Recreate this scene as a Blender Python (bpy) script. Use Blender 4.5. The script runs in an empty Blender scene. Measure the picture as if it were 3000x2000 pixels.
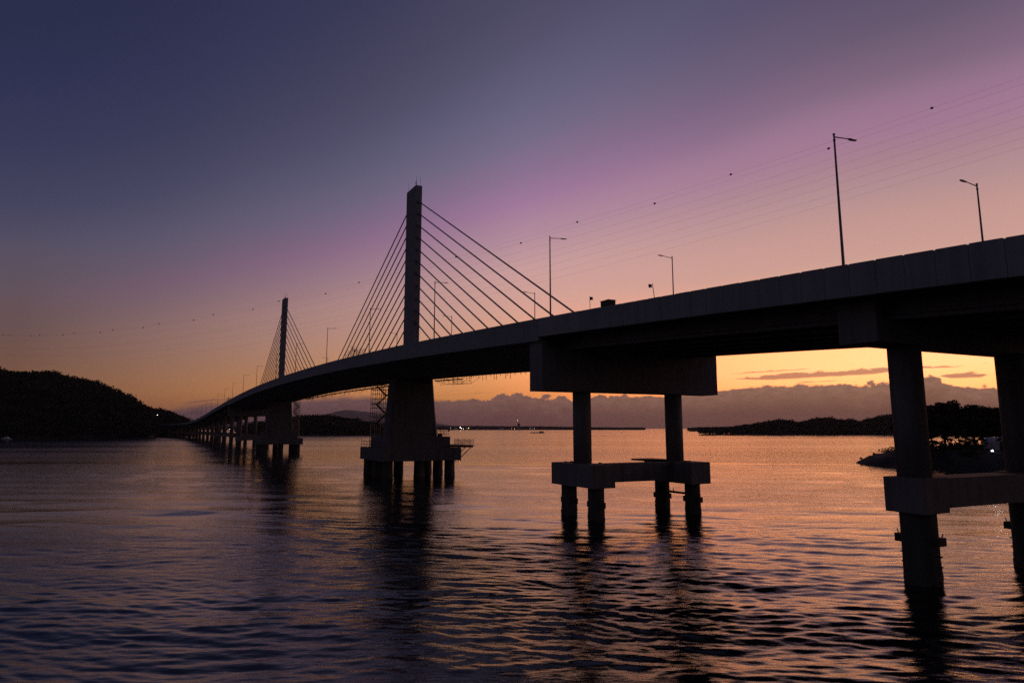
import bpy, math, random
import numpy as np

R = math.radians
rng = np.random.default_rng(7)
random.seed(7)
scene = bpy.context.scene
col = scene.collection
CAM_Z = 9.55

# ------------------------------------------------------------------ materials
def lin(c):
    return tuple(((v/255)/12.92 if v/255 <= .04045 else ((v/255+.055)/1.055)**2.4) for v in c)

def new_mat(name):
    m = bpy.data.materials.new(name); m.use_nodes = True
    nt = m.node_tree
    return m, nt, nt.nodes['Principled BSDF']

def ramp(nt, stops, interp='LINEAR'):
    r = nt.nodes.new('ShaderNodeValToRGB'); r.color_ramp.interpolation = interp
    e = r.color_ramp.elements
    e[0].position, e[0].color = stops[0][0], (*stops[0][1], 1)
    e[1].position, e[1].color = stops[-1][0], (*stops[-1][1], 1)
    for p, c in stops[1:-1]:
        k = e.new(p); k.color = (*c, 1)
    return r

def concrete(name, base, var=.25, streak=True):
    m, nt, b = new_mat(name)
    tc = nt.nodes.new('ShaderNodeTexCoord')
    n1 = nt.nodes.new('ShaderNodeTexNoise'); n1.inputs['Scale'].default_value = .35; n1.inputs['Detail'].default_value = 8
    n1.inputs['Roughness'].default_value = .65
    mp = nt.nodes.new('ShaderNodeMapping'); mp.inputs['Scale'].default_value = (1.6, 1.6, .12 if streak else 1.6)
    n2 = nt.nodes.new('ShaderNodeTexNoise'); n2.inputs['Scale'].default_value = 1.2; n2.inputs['Detail'].default_value = 5
    nt.links.new(tc.outputs['Object'], n1.inputs['Vector'])
    nt.links.new(tc.outputs['Object'], mp.inputs['Vector']); nt.links.new(mp.outputs['Vector'], n2.inputs['Vector'])
    mix = nt.nodes.new('ShaderNodeMath'); mix.operation = 'MULTIPLY_ADD'; mix.inputs[1].default_value = .55
    h = nt.nodes.new('ShaderNodeMath'); h.operation = 'MULTIPLY'; h.inputs[1].default_value = .45
    nt.links.new(n1.outputs['Fac'], h.inputs[0]); nt.links.new(n2.outputs['Fac'], mix.inputs[0]); nt.links.new(h.outputs[0], mix.inputs[2])
    lo = tuple(v*(1-var) for v in base); hi = tuple(min(1, v*(1+var)) for v in base)
    r = ramp(nt, [(.36, lo), (.5, base), (.64, hi)])
    nt.links.new(mix.outputs[0], r.inputs['Fac']); nt.links.new(r.outputs['Color'], b.inputs['Base Color'])
    b.inputs['Roughness'].default_value = .85
    bp = nt.nodes.new('ShaderNodeBump'); bp.inputs['Strength'].default_value = .25; bp.inputs['Distance'].default_value = .03
    nt.links.new(n1.outputs['Fac'], bp.inputs['Height']); nt.links.new(bp.outputs['Normal'], b.inputs['Normal'])
    return m

def simple(name, base, rough=.6, metal=0., var=.2, scale=2.0):
    m, nt, b = new_mat(name)
    tc = nt.nodes.new('ShaderNodeTexCoord'); n = nt.nodes.new('ShaderNodeTexNoise')
    n.inputs['Scale'].default_value = scale; n.inputs['Detail'].default_value = 4
    nt.links.new(tc.outputs['Object'], n.inputs['Vector'])
    r = ramp(nt, [(.3, tuple(v*(1-var) for v in base)), (.7, tuple(v*(1+var) for v in base))])
    nt.links.new(n.outputs['Fac'], r.inputs['Fac']); nt.links.new(r.outputs['Color'], b.inputs['Base Color'])
    b.inputs['Roughness'].default_value = rough; b.inputs['Metallic'].default_value = metal
    return m

def glow(name, c, s):
    m, nt, b = new_mat(name)
    b.inputs['Base Color'].default_value = (*c, 1); b.inputs['Emission Color'].default_value = (*c, 1)
    b.inputs['Emission Strength'].default_value = s
    return m

M = {}
M['concrete'] = concrete('concrete', (.21, .207, .20))
M['fascia'] = concrete('fascia_concrete', (.31, .31, .315), .18)
M['pale'] = concrete('pale_concrete', (.37, .365, .36), .15)
M['girder'] = concrete('girder_concrete', (.20, .196, .19), .2)
M['wet'] = concrete('wet_pile_concrete', (.08, .077, .07), .4)
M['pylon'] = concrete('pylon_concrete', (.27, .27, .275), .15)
M['shaft'] = concrete('dark_shaft_concrete', (.15, .145, .14), .25)  # darker concrete tone, standing in for the deep shade under the deck
M['asphalt'] = simple('asphalt', (.05, .05, .05), .9)
M['cable'] = simple('cable_sheath', (.30, .29, .28), .45)
M['steel'] = simple('galvanised_steel', (.22, .22, .23), .5, .6)
M['dark_steel'] = simple('dark_steel', (.06, .055, .05), .6, .3)
M['timber'] = simple('formwork_timber', (.16, .11, .07), .85)
M['ball'] = simple('marker_paint', (.35, .07, .03), .5)
M['wire'] = simple('wire_metal', (.10, .10, .10), .6, .5)
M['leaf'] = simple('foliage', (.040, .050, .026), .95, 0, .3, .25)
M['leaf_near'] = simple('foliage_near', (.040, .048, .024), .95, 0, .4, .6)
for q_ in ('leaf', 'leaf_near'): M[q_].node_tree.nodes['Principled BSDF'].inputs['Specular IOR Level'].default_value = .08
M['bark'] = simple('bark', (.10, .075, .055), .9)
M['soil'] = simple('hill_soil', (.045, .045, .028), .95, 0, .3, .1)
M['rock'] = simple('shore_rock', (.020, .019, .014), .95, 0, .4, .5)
M['mountain'] = simple('mountain_forest', (.05, .06, .045), .95, 0, .2, .004)
M['white'] = simple('white_paint', (.70, .71, .72), .6)
M['hut'] = simple('pale_wall', (.55, .56, .58), .8)
M['hull'] = simple('dark_hull', (.045, .045, .05), .6)
M['roof'] = simple('hut_roof', (.40, .41, .43), .7)
M['tower'] = simple('grey_render', (.30, .27, .26), .85)
M['lens'] = simple('lamp_lens', (.45, .45, .45), .3)

# ------------------------------------------------------------------ mesh helpers
class MB:
    def __init__(s): s.v = []; s.f = []
    def add(s, vs, fs):
        o = len(s.v); s.v += [tuple(map(float, p)) for p in vs]; s.f += [tuple(i+o for i in f) for f in fs]
    def box(s, lo, hi, fr=None):
        c = [(x, y, z) for x in (lo[0], hi[0]) for y in (lo[1], hi[1]) for z in (lo[2], hi[2])]
        if fr: c = [fr(*p) for p in c]
        s.add(c, [(0,1,3,2), (4,6,7,5), (0,4,5,1), (2,3,7,6), (0,2,6,4), (1,5,7,3)])
    def loft(s, rings, cap=True, close=True):
        n = len(rings[0]); o = len(s.v)
        for r in rings: s.v += [tuple(map(float, p)) for p in r]
        for i in range(len(rings)-1):
            a, b = o+i*n, o+(i+1)*n
            for k in range(n if close else n-1):
                s.f.append((a+k, a+(k+1) % n, b+(k+1) % n, b+k))
        if cap:
            s.f.append(tuple(o+k for k in range(n))[::-1]); e = o+(len(rings)-1)*n
            s.f.append(tuple(e+k for k in range(n)))
    def tube(s, p0, p1, r0, r1=None, n=8):
        p0 = np.array(p0, float); p1 = np.array(p1, float); r1 = r0 if r1 is None else r1
        d = p1-p0; d /= np.linalg.norm(d)+1e-12
        u = np.cross(d, (0, 0, 1) if abs(d[2]) < .95 else (1, 0, 0)); u /= np.linalg.norm(u); w = np.cross(d, u)
        ring = lambda p, r: [p+r*(math.cos(2*math.pi*k/n)*u+math.sin(2*math.pi*k/n)*w) for k in range(n)]
        s.loft([ring(p0, r0), ring(p1, r1)])
    def path(s, pts, r, n=6):
        pts = [np.array(p, float) for p in pts]; rings = []
        for i, p in enumerate(pts):
            d = pts[min(i+1, len(pts)-1)]-pts[max(i-1, 0)]; d /= np.linalg.norm(d)+1e-12
            u = np.cross(d, (0, 0, 1) if abs(d[2]) < .95 else (1, 0, 0)); u /= np.linalg.norm(u); w = np.cross(d, u)
            rr = r[i] if hasattr(r, '__len__') else r
            rings.append([p+rr*(math.cos(2*math.pi*k/n)*u+math.sin(2*math.pi*k/n)*w) for k in range(n)])
        s.loft(rings)
    def ball(s, c, r, nu=12, nv=8, sz=1.):
        rings = []
        for j in range(1, nv):
            th = math.pi*j/nv
            rings.append([(c[0]+r*math.sin(th)*math.cos(2*math.pi*k/nu), c[1]+r*math.sin(th)*math.sin(2*math.pi*k/nu), c[2]+sz*r*math.cos(th)) for k in range(nu)])
        s.loft(rings)
    def build(s, name, mat, parent=None, smooth=False, origin=None):
        off = np.zeros(3)
        p = parent
        while p is not None:
            off += np.array(p.location); p = p.parent
        v = np.array(s.v, float).reshape(-1, 3)
        loc = np.zeros(3)
        if parent is None and origin is not None: loc = np.array(origin, float)
        v = v-off-loc
        me = bpy.data.meshes.new(name); me.from_pydata(v.tolist(), [], s.f); me.update()
        me.materials.append(mat)
        if smooth: me.polygons.foreach_set('use_smooth', [True]*len(me.polygons))
        o = bpy.data.objects.new(name, me); col.objects.link(o); o.location = loc
        if parent is not None: o.parent = parent
        return o

def raw(name, v, f, mat, parent=None, smooth=False, origin=(0, 0, 0)):
    """triangles or quads straight from numpy arrays"""
    off = np.array(origin, float)
    p = parent
    if p is not None:
        off = np.zeros(3)
        while p is not None: off += np.array(p.location); p = p.parent
    v = np.asarray(v, np.float64)-off; f = np.asarray(f, np.int32); k = f.shape[1]
    me = bpy.data.meshes.new(name)
    me.vertices.add(len(v)); me.vertices.foreach_set('co', v.astype(np.float32).ravel())
    me.loops.add(f.size); me.loops.foreach_set('vertex_index', f.ravel())
    me.polygons.add(len(f)); me.polygons.foreach_set('loop_start', np.arange(0, f.size, k, dtype=np.int32))
    me.polygons.foreach_set('use_smooth', np.full(len(f), smooth))
    me.update(calc_edges=True); me.validate()
    me.materials.append(mat)
    o = bpy.data.objects.new(name, me); col.objects.link(o)
    if parent is None: o.location = origin
    else: o.parent = parent
    return o

def tag(o, label=None, cat=None, group=None, kind=None):
    if label: o['label'] = label
    if cat: o['category'] = cat
    if group: o['group'] = group
    if kind: o['kind'] = kind
    return o

def empty(name, loc, label, cat, group=None):
    o = bpy.data.objects.new(name, None); col.objects.link(o)
    o.location = loc; o.empty_display_size = .5
    return tag(o, label, cat, group)

def copy_tree(o, parent=None):
    c = o.copy(); col.objects.link(c); c.parent = parent
    for ch in list(o.children): copy_tree(ch, c)
    return c

ORD = ['first', 'second', 'third', 'fourth', 'fifth', 'sixth', 'seventh', 'eighth', 'ninth', 'tenth', 'eleventh', 'twelfth',
       'thirteenth', 'fourteenth', 'fifteenth', 'sixteenth', 'seventeenth', 'eighteenth', 'nineteenth', 'twentieth',
       'twenty-first', 'twenty-second', 'twenty-third', 'twenty-fourth', 'twenty-fifth']

# ------------------------------------------------------------------ camera
F, PY = 2080., 930.
PIT = math.atan(324/F)
cam_d = bpy.data.cameras.new('camera'); cam = bpy.data.objects.new('camera', cam_d); col.objects.link(cam)
cam.location = (0, 0, CAM_Z); cam.rotation_euler = (R(90)+PIT, 0, 0)
cam_d.sensor_width = 36; cam_d.lens = 36*F/3000; cam_d.shift_y = -(1000-PY)/3000
cam_d.clip_start = .5; cam_d.clip_end = 60000
scene.camera = cam

# ------------------------------------------------------------------ bridge axis: s along, t across, z above the water
P0 = np.array([-21.393, 150.845]); U = np.array([.45781, -.88905]); N = np.array([-.88905, -.45781])
_zs = np.array([-900, -700, -600, -520, -447, -380, -320, -236, -176, -132, -80, -48, -14.5, 35, 57.6, 78, 86, 105, 115.6, 125.5, 260])
_zv = np.array([4.8, 5, 5.6, 6.3, 7.4, 9.3, 11.3, 13.9, 15.2, 15.75, 15.85, 15.5, 15, 13.55, 12.6, 11.75, 11.36, 10.43, 9.84, 9.27, 1.7])+CAM_Z
_gs = np.arange(-960, 320, 2.); _gz = np.interp(_gs, _zs, _zv)
_k = np.exp(-.5*(np.arange(-20, 21)/7.)**2); _k /= _k.sum()
_gz = np.convolve(np.pad(_gz, 20, mode='edge'), _k, 'valid')
def zp(s): return float(np.interp(s, _gs, _gz))          # top of the parapet
def lat(s): return (min(0, s+600))**2/1500.
def W(s, t, z):
    q = P0+s*U+(t+lat(s))*N
    return (q[0], q[1], z)

bridge = empty('cable_stayed_bridge', W(0, 0, 0), 'long dark concrete cable-stayed bridge crossing the bay on two pylons', 'bridge')

S_FAR, S_P1, S_Q1 = -162., 76.4, -238.4

def sweep(name, prof, s0, s1, step, mat, zf=None):
    """profile of (t, dz below parapet top) carried along the bridge"""
    m = MB(); n = max(2, int(abs(s1-s0)/step)+1)
    m.loft([[W(s, t, zp(s)+dz) for t, dz in prof] for s in np.linspace(s0, s1, n)])
    return m.build(name, mat, bridge)

# decks
sweep('deck', [(-12.32, -1.0), (12.32, -1.0), (12.32, -1.32), (-12.32, -1.32)], S_P1+.55, 236, 4, M['concrete'])
sweep('deck', [(-12.32, -1.0), (12.32, -1.0), (12.32, -2.33), (5.0, -4.2), (-5.0, -4.2), (-12.32, -2.33)], S_Q1-.5, S_P1+.5, 4, M['girder'])
sweep('deck', [(-12.32, -1.0), (12.32, -1.0), (12.32, -1.32), (-12.32, -1.32)], -800, S_Q1-.55, 6, M['concrete'])
# road surface
for a, b in ((S_P1+.6, 236), (S_Q1-.45, S_P1+.45), (-800, S_Q1-.6)):
    for t0, t1 in ((1.2, 9.2), (-9.2, -1.2)):
        m = MB(); m.loft([[W(s, t0, zp(s)-.996), W(s, t1, zp(s)-.996), W(s, t1, zp(s)-.94), W(s, t0, zp(s)-.94)] for s in np.linspace(a, b, int((b-a)/4)+2)])
        m.build('road_surface', M['asphalt'], bridge)
# median kerb that carries the stays
for a, b in ((S_Q1, S_P1), (S_P1+1, 236), (-800, S_Q1-1)):
    sweep('median_barrier', [(-.35, -.995), (.35, -.995), (.14, -.2), (-.14, -.2)], a, b, 4, M['concrete'])

def parapet(side, s0, s1, plen, drop, mat, ch=.05, gap=.02):
    m = MB(); k = max(1, round((s1-s0)/plen)); L = (s1-s0)/k
    t0, t1 = sorted((side*12.34, side*12.78))
    for i in range(k):
        a = s0+i*L+gap/2; b = s0+(i+1)*L-gap/2
        dz = random.uniform(-.012, .012); dt = random.uniform(-.006, .006)
        prof = [(a, -drop), (b, -drop), (b, -ch), (b-ch, 0), (a+ch, 0), (a, -ch)]
        r0 = [W(s, t0+dt, zp(s)+z+dz) for s, z in prof]; r1 = [W(s, t1+dt, zp(s)+z+dz) for s, z in prof]
        m.loft([r0, r1])
    return m.build('parapet', mat, bridge)
for side in (1, -1):
    parapet(side, 86.0, 235.6, 1.75, 2.0, M['fascia'], .085, .03)
    parapet(side, 77.75, 85.97, 8.2, 2.0, M['pale'], .04)
    parapet(side, S_Q1-.3, 77.7, 5.4, 2.42, M['fascia'], .03, .014)
    parapet(side, -800, S_Q1-.35, 6.0, 2.0, M['fascia'], .03)

# girders under the approach spans
def girder(t, s0, s1, step=5):
    prof = [(-.45, -1.33), (.45, -1.33), (.45, -1.5), (.11, -1.62), (.11, -2.85), (.33, -3.0), (.33, -3.2), (-.33, -3.2), (-.33, -3.0), (-.11, -2.85), (-.11, -1.62), (-.45, -1.5)]
    sweep('girder', [(t+a, z) for a, z in prof], s0, s1, step, M['girder'])
S_P2, S_P3 = 114.55, 153.
for t in np.linspace(-9.2, 9.2, 6):
    girder(t, S_P1+.15, S_P2-.08); girder(t, S_P2+.08, S_P3-.08); girder(t, S_P3+.08, 235, 8); girder(t, -800, S_Q1-.2, 8)
# cross diaphragms between girders
for s in (S_P1+13, S_P1+26, S_P2+13, S_P2+26):
    m = MB(); m.loft([[W(s-.12, t, zp(s)+z) for t, z in ((-9, -1.34), (9, -1.34), (9, -2.8), (-9, -2.8))], [W(s+.12, t, zp(s)+z) for t, z in ((-9, -1.34), (9, -1.34), (9, -2.8), (-9, -2.8))]])
    m.build('diaphragm', M['girder'], bridge)

def cyl(name, s, t, z0, z1, r, mat, parent=None, n=28, growth=0.):
    m = MB(); rings = []
    zs = [z0, z1] if not growth else list(np.arange(z0, 1.7, .23))+[1.8, z1]
    c = W(s, t, 0)
    for z in zs:
        rr = r
        ring = []
        for k in range(n if not growth else 44):
            a = 2*math.pi*k/(n if not growth else 44)
            g = 0
            if growth and z < 1.7:
                w = min(1, max(0, (1.6-z)/1.2)); g = growth*w*max(0, .4+.35*math.sin(a*5+z*3.1+s)+random.gauss(0, .3))
            ring.append((c[0]+(rr+g)*math.cos(a), c[1]+(rr+g)*math.sin(a), z))
        rings.append(ring)
    m.loft(rings)
    return m.build(name, mat, parent or bridge, smooth=not growth)

def stub(pile, s, t, z, r, sz=(.42, .34, .3), n=1):
    """steel brackets clamped on both faces of a pile"""
    for sg in (1, -1):
        m = MB(); a, b = sorted((sg*(r-.05), sg*(r+sz[0])))
        m.box((s+a, t-sz[1], z-sz[2]), (s+b, t+sz[1], z+sz[2]), W)
        if n > 1:
            for k in (1, 2):
                a2, b2 = sorted((sg*(r-.05), sg*(r+.26))); mh = MB()
                mh.box((s+a2, t-.08, z-.3-.62*k), (s+b2, t+.08, z-.22-.62*k), W); mh.build('hook', M['dark_steel'], pile)
        m.tube(W(s+sg*(r+sz[0]-.05), t, z+sz[2]), W(s+sg*(r+sz[0]+.03), t, z+sz[2]+.25), .035)
        m.build('pile_bracket', M['dark_steel'], pile)

def frustum_box(m, s0, s1, t0, t1, z0, z1): m.box((s0, t0, z0), (s1, t1, z1), W)

def double_pier(s, zb, deep_top_a, deep_top_b):
    """pier with two columns, each on a long cap over two piles, and a deep crossbeam"""
    m = MB()
    prof = [(-1.37, zb), (1.37, zb), (1.37, deep_top_a), (.02, deep_top_a), (.02, deep_top_b), (-1.37, deep_top_b)]
    m.loft([[W(s+a, t, z) for a, z in prof] for t in (-12.36, 12.36)])
    for sg in (1, -1):
        a, b = sorted((sg*11.55, sg*12.38))
        m.box((s-1.375, a, deep_top_b-.4), (s+1.375, b, zp(s)-2.46), W)
    beam = m.build('crossbeam', M['concrete'], bridge)
    for sg in (1, -1):
        cyl('column', s, sg*6.5, CAM_Z-3.84, zb+.01, 1.02, M['concrete'])
        m = MB(); a, b = sorted((sg*5.2, sg*8.0)); m.box((s-4.25, a, CAM_Z-6.22), (s+4.25, b, CAM_Z-3.82), W)
        for k in range(12):
            q = (s+random.uniform(-4, 4), sg*random.uniform(5.5, 7.7)); r = random.uniform(.06, .16)
            m.box((q[0]-r, q[1]-r, CAM_Z-3.83), (q[0]+r, q[1]+r, CAM_Z-3.82+r), W)
        m.build('pile_cap', M['concrete'], bridge)
        for ds in (-2.7, 2.7):
            p = cyl('pile', s+ds, sg*6.62, -4, CAM_Z-6.215, .87, M['wet'], growth=.075)
            stub(p, s+ds, sg*6.62, 1.55, .87)
    m = MB(); m.box((s-1.0, -5.2, CAM_Z-5.92), (s+1.0, 5.2, CAM_Z-3.9), W); m.build('tie_beam', M['concrete'], bridge)

def single_pier(s, near=False):
    zb, zt = zp(s)-4.62, zp(s)-3.22
    m = MB(); m.box((s-1.35, -10.55, zb), (s+1.35, 10.55, zt), W)
    for sg in (1, -1):
        a, b = sorted((sg*9.9, sg*10.56)); m.box((s-1.355, a, zt-.3), (s+1.355, b, zp(s)-2.03 if near else zp(s)-1.36), W)
    m.build('crossbeam', M['concrete'], bridge)
    for sg in (1, -1):
        cyl('column', s, sg*6.1, CAM_Z-3.06, zb+.01, 1.0, M['concrete'])
        m = MB(); a, b = sorted((sg*4.85, sg*7.35)); m.box((s-1.3, a, CAM_Z-5.2), (s+1.3, b, CAM_Z-3.05), W)
        m.build('pile_cap', M['concrete'], bridge)
        p = cyl('pile', s, sg*6.1, -4, CAM_Z-5.195, 1.05, M['wet'], growth=.08)
        stub(p, s, sg*6.1, 2.67, 1.05, (.42, .36, .25), 2)
    m = MB(); m.box((s-1.1, -4.85, CAM_Z-4.95), (s+1.1, 4.85, CAM_Z-3.12), W); m.build('tie_beam', M['concrete'], bridge)

double_pier(S_P1, CAM_Z+4.0, zp(S_P1)-3.22, zp(S_P1)-4.25)
m = MB(); m.box((S_P1-1.95, -6.85, 2.0), (S_P1+1.95, -6.4, 2.22), W); m.tube(W(S_P1-.6, -6.6, 2.2), W(S_P1-.6, -6.6, 2.55), .05); m.build('pile_brace', M['dark_steel'], bridge)
m = MB(); m.box((S_P1-3.9, -5.9, CAM_Z-3.82), (S_P1-.9, -3.0, CAM_Z-3.62), W); m.build('formwork_panel', M['timber'], bridge)
double_pier(S_Q1, zp(S_Q1)-7.8, zp(S_Q1)-4.25, zp(S_Q1)-3.22)
single_pier(S_P2, True); single_pier(S_P3, True); single_pier(191.5, True)
for k in range(1, 14): single_pier(S_Q1-40*k)

# pylons, their shafts, caps and piles
def pylon(sc, ztop, za0, near):
    base = zp(sc)-.995
    m = MB()
    m.loft([[W(sc-.3+a, .1+b, z) for a, b in ((-3.02, -.72), (3.02, -.72), (3.02, .72), (-3.02, .72))] for z in (base, ztop)])
    py = m.build('pylon', M['pylon'], bridge)
    for a, b, h, r in ((-2.6, .45, 2.2, .035), (1.9, .2, 2.6, .06), (2.7, -.4, 2.5, .035)):
        m = MB(); m.tube(W(sc-.3+a, .1+b, ztop), W(sc-.3+a, .1+b, ztop+h), r, r*.5, 6)
        if h > 2.55: m.tube(W(sc-.1+a, .3+b, ztop), W(sc-.1+a, .3+b, ztop+.75), .05, .05, 6); m.ball(W(sc-.1+a, .3+b, ztop+.85), .16)
        m.build('lightning_rod', M['steel'], py)
    # stays
    for k in range(11):
        za = za0-2.655*k
        for sg in (1, -1):
            sa = sc-.3+sg*3.0
            sd = sc+sg*(72.5-5.31*k) if (sg > 0 and near) else sc+sg*(76.3-5.7*k)
            zd = zp(sd)-.9
            a = np.array(W(sa, .1, za)); b = np.array(W(sd, 0, zd)); d = (b-a)/np.linalg.norm(b-a)
            m = MB(); m.tube(a, b, .135, .135, 8); c = m.build('stay_cable', M['cable'], bridge, smooth=True)
            m = MB(); m.tube(a-d*.05, a+d*1.85, .21, .19, 10); m.build('anchor_socket', M['steel'], c)
            m = MB(); m.tube(b-d*3.2, b, .16, .16, 10); m.build('anchor_socket', M['steel'], c)
            m = MB(); m.box((sa-.12 if sg > 0 else sa-.2, -.28, za-.35), (sa+.2 if sg > 0 else sa+.12, .48, za+.3), W); m.build('anchor_block', M['pylon'], py)
    # shaft under the deck
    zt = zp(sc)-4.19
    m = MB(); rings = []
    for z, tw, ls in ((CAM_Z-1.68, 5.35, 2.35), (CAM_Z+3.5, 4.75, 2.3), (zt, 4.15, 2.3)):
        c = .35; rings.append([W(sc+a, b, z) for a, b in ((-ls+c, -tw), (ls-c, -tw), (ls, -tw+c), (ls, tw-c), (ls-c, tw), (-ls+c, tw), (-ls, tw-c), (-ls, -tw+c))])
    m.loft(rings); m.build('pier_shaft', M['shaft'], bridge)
    m = MB(); m.box((sc-8.2, -8.2, CAM_Z-6.4), (sc+8.2, 8.2, CAM_Z-3.9), W); cap = m.build('pile_cap', M['shaft'], bridge)
    m = MB(); m.box((sc-6.45, -6.45, CAM_Z-3.895), (sc+6.45, 6.45, CAM_Z-1.685), W); m.build('plinth', M['shaft'], cap)
    for a in (-6.55, 0, 6.55):
        for b in (-6.55, 0, 6.55):
            if a or b: cyl('pile', sc+a-.3, b+.1, -4, CAM_Z-6.395, 1.05, M['wet'], growth=.07)
    for k in range(4):
        m = MB(); m.box((sc+8.0, -8.2+.55*k, CAM_Z-6.75), (sc+8.12, -8.1+.55*k, CAM_Z-6.39), W); m.build('formwork_stub', M['dark_steel'], cap)
pylon(0., 52.2+CAM_Z, 48.6+CAM_Z, True)
pylon(S_FAR, 53.9+CAM_Z, 50.2+CAM_Z, False)

# ------------------------------------------------------------------ temporary works around the bridge
def rails(m, pts, zf, h=1.1, step=1.5, r=.03, nr=3):
    """guard rail posts and rails along a polyline of (s,t)"""
    for (a, b) in zip(pts[:-1], pts[1:]):
        L = math.hypot(b[0]-a[0], b[1]-a[1]); k = max(1, int(L/step))
        for i in range(k+1):
            s, t = a[0]+(b[0]-a[0])*i/k, a[1]+(b[1]-a[1])*i/k
            m.tube(W(s, t, zf), W(s, t, zf+h+random.uniform(0, .35)), r, r, 5)
        for j in range(nr):
            z = zf+h*(j+1)/nr
            m.tube(W(*a, z), W(*b, z), r*.9, r*.9, 5)

def stair_tower(loc_s, t0, t1, s0, s1, zb, zt, label):
    o = empty('stair_tower', W((s0+s1)/2, (t0+t1)/2, zb), label, 'stair tower', 'scaffold stair towers beside the pylon shafts')
    m = MB()
    for t in np.linspace(t0, t1, 5):
        for s in (s0, s1): m.tube(W(s, t, zb), W(s, t, zt), .06, .06, 5)
    z = zb+.4
    while z < zt:
        for s in (s0, s1): m.tube(W(s, t0, z), W(s, t1, z), .042, .042, 5)
        for t in (t0, t1): m.tube(W(s0, t, z), W(s1, t, z), .042, .042, 5)
        z += .98
    for z in np.arange(zb, zt-2, 3.9):
        m.tube(W(s1, t1, z), W(s1, t1-1.1, z+3.8), .03, .03, 5)
    m.build('scaffold_frame', M['steel'], o)
    n = int((zt-zb)/1.97); ta, tb = t0+.55, t0+2.6
    for k in range(n):
        za, zc = zt-.3-1.97*k, zt-.3-1.97*(k+1)
        if zc < zb: break
        a, b = (tb, ta) if k % 2 else (ta, tb)
        sm = (s0*.3+s1*.7) if k % 2 else (s0*.7+s1*.3)
        m = MB(); m.loft([[W(sm+d, t, z+e) for d, e in ((-.35, -.16), (.35, -.16), (.35, .16), (-.35, .16))] for t, z in ((b, za), (a, zc))])
        fl = m.build('stair_flight', M['dark_steel'], o)
        m = MB()
        for d in (.35, -.35):
            for e in (.55, 1.0): m.tube(W(sm+d, b, za+e), W(sm+d, a, zc+e), .025, .025, 5)
        m.build('handrail', M['steel'], fl)
        m = MB(); e0, e1 = (t0, ta) if a == ta else (tb, min(t1, tb+.5))
        if a == tb: e1 = t1
        m.box((s0, e0, zc-.05), (s1, e1, zc+.07), W); m.build('landing', M['timber'], o)
    return o
stair_tower(0, 2.5, 6.25, -8.05, -6.6, CAM_Z-3.9, CAM_Z+9.35, 'scaffold stair tower zigzagging up beside the nearer pylon shaft')
stair_tower(0, -8.0, -5.6, S_FAR-1., S_FAR+.6, CAM_Z-3.9, zp(S_FAR)-4.4, 'narrow scaffold stair tower beside the farther pylon shaft')

def work_platform(pts, zf, label, struts):
    o = empty('work_platform', W(*pts[0][:2], zf), label, 'work platform', 'work platforms on the pylon caps')
    return o
o = empty('work_platform', W(5, -9.5, CAM_Z-3.9), 'timber work platform on struts jutting from the right of the near pylon cap', 'work platform')
m = MB(); m.box((-2.0, -11.0, CAM_Z-3.62), (8.25, -6.5, CAM_Z-3.42), W); m.box((-2., -10.9, CAM_Z-3.88), (8.0, -8.25, CAM_Z-3.63), W); m.build('planking', M['timber'], o)
for s in (-1.5, 1.6, 4.8, 7.6):
    m = MB(); m.tube(W(s, -10.6, CAM_Z-3.88), W(s, -8.2, CAM_Z-6.0), .085, .085, 6); m.build('strut', M['dark_steel'], o)
m = MB(); rails(m, [(8.2, -6.6), (8.2, -10.95), (-2, -10.95)], CAM_Z-3.42, 1.05, .75, .028, 4); m.build('guard_rail', M['steel'], o)

o = empty('guard_rail', W(6.3, -6.3, CAM_Z-1.68), 'steel guard rail round the right edge of the near pylon plinth', 'guard rail', 'guard rails on the near pylon cap')
m = MB(); rails(m, [(6.3, -2.5), (6.3, -6.2), (0, -6.2)], CAM_Z-1.68, 1.05, 1.2, .035, 2)
m.tube(W(6.3, -3.3, CAM_Z-.65), W(6.3, -4.6, CAM_Z-1.6), .03); m.tube(W(3, -6.2, CAM_Z-.6), W(5, -6.2, CAM_Z-1.6), .03)
m.tube(W(4.8, -5, CAM_Z-1.68), W(4.8, -5, CAM_Z+.3), .05)
m.build('rails', M['dark_steel'], o)
m = MB(); m.ball(W(6.3, -6.2, CAM_Z-.45), .2); m.box((4.4, -5.3, CAM_Z-1.68), (5.0, -4.5, CAM_Z-1.05), W); m.build('warning_lamp', M['dark_steel'], o)
o = empty('guard_rail', W(-7, 8, CAM_Z-3.9), 'steel guard rail on the left corner of the near pylon cap', 'guard rail', 'guard rails on the near pylon cap')
m = MB(); rails(m, [(-2, 8.05), (-8.05, 8.05), (-8.05, 4)], CAM_Z-3.9, 1.15, 1.7, .035, 2); m.tube(W(-8.05, 8.05, CAM_Z-3.9), W(-8.05, 8.05, CAM_Z-1.9), .04)
m.tube(W(-8.05, 6.2, CAM_Z-3.9), W(-8.05, 6.2, CAM_Z-1.9), .04)
m.build('rails', M['dark_steel'], o)

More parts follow.
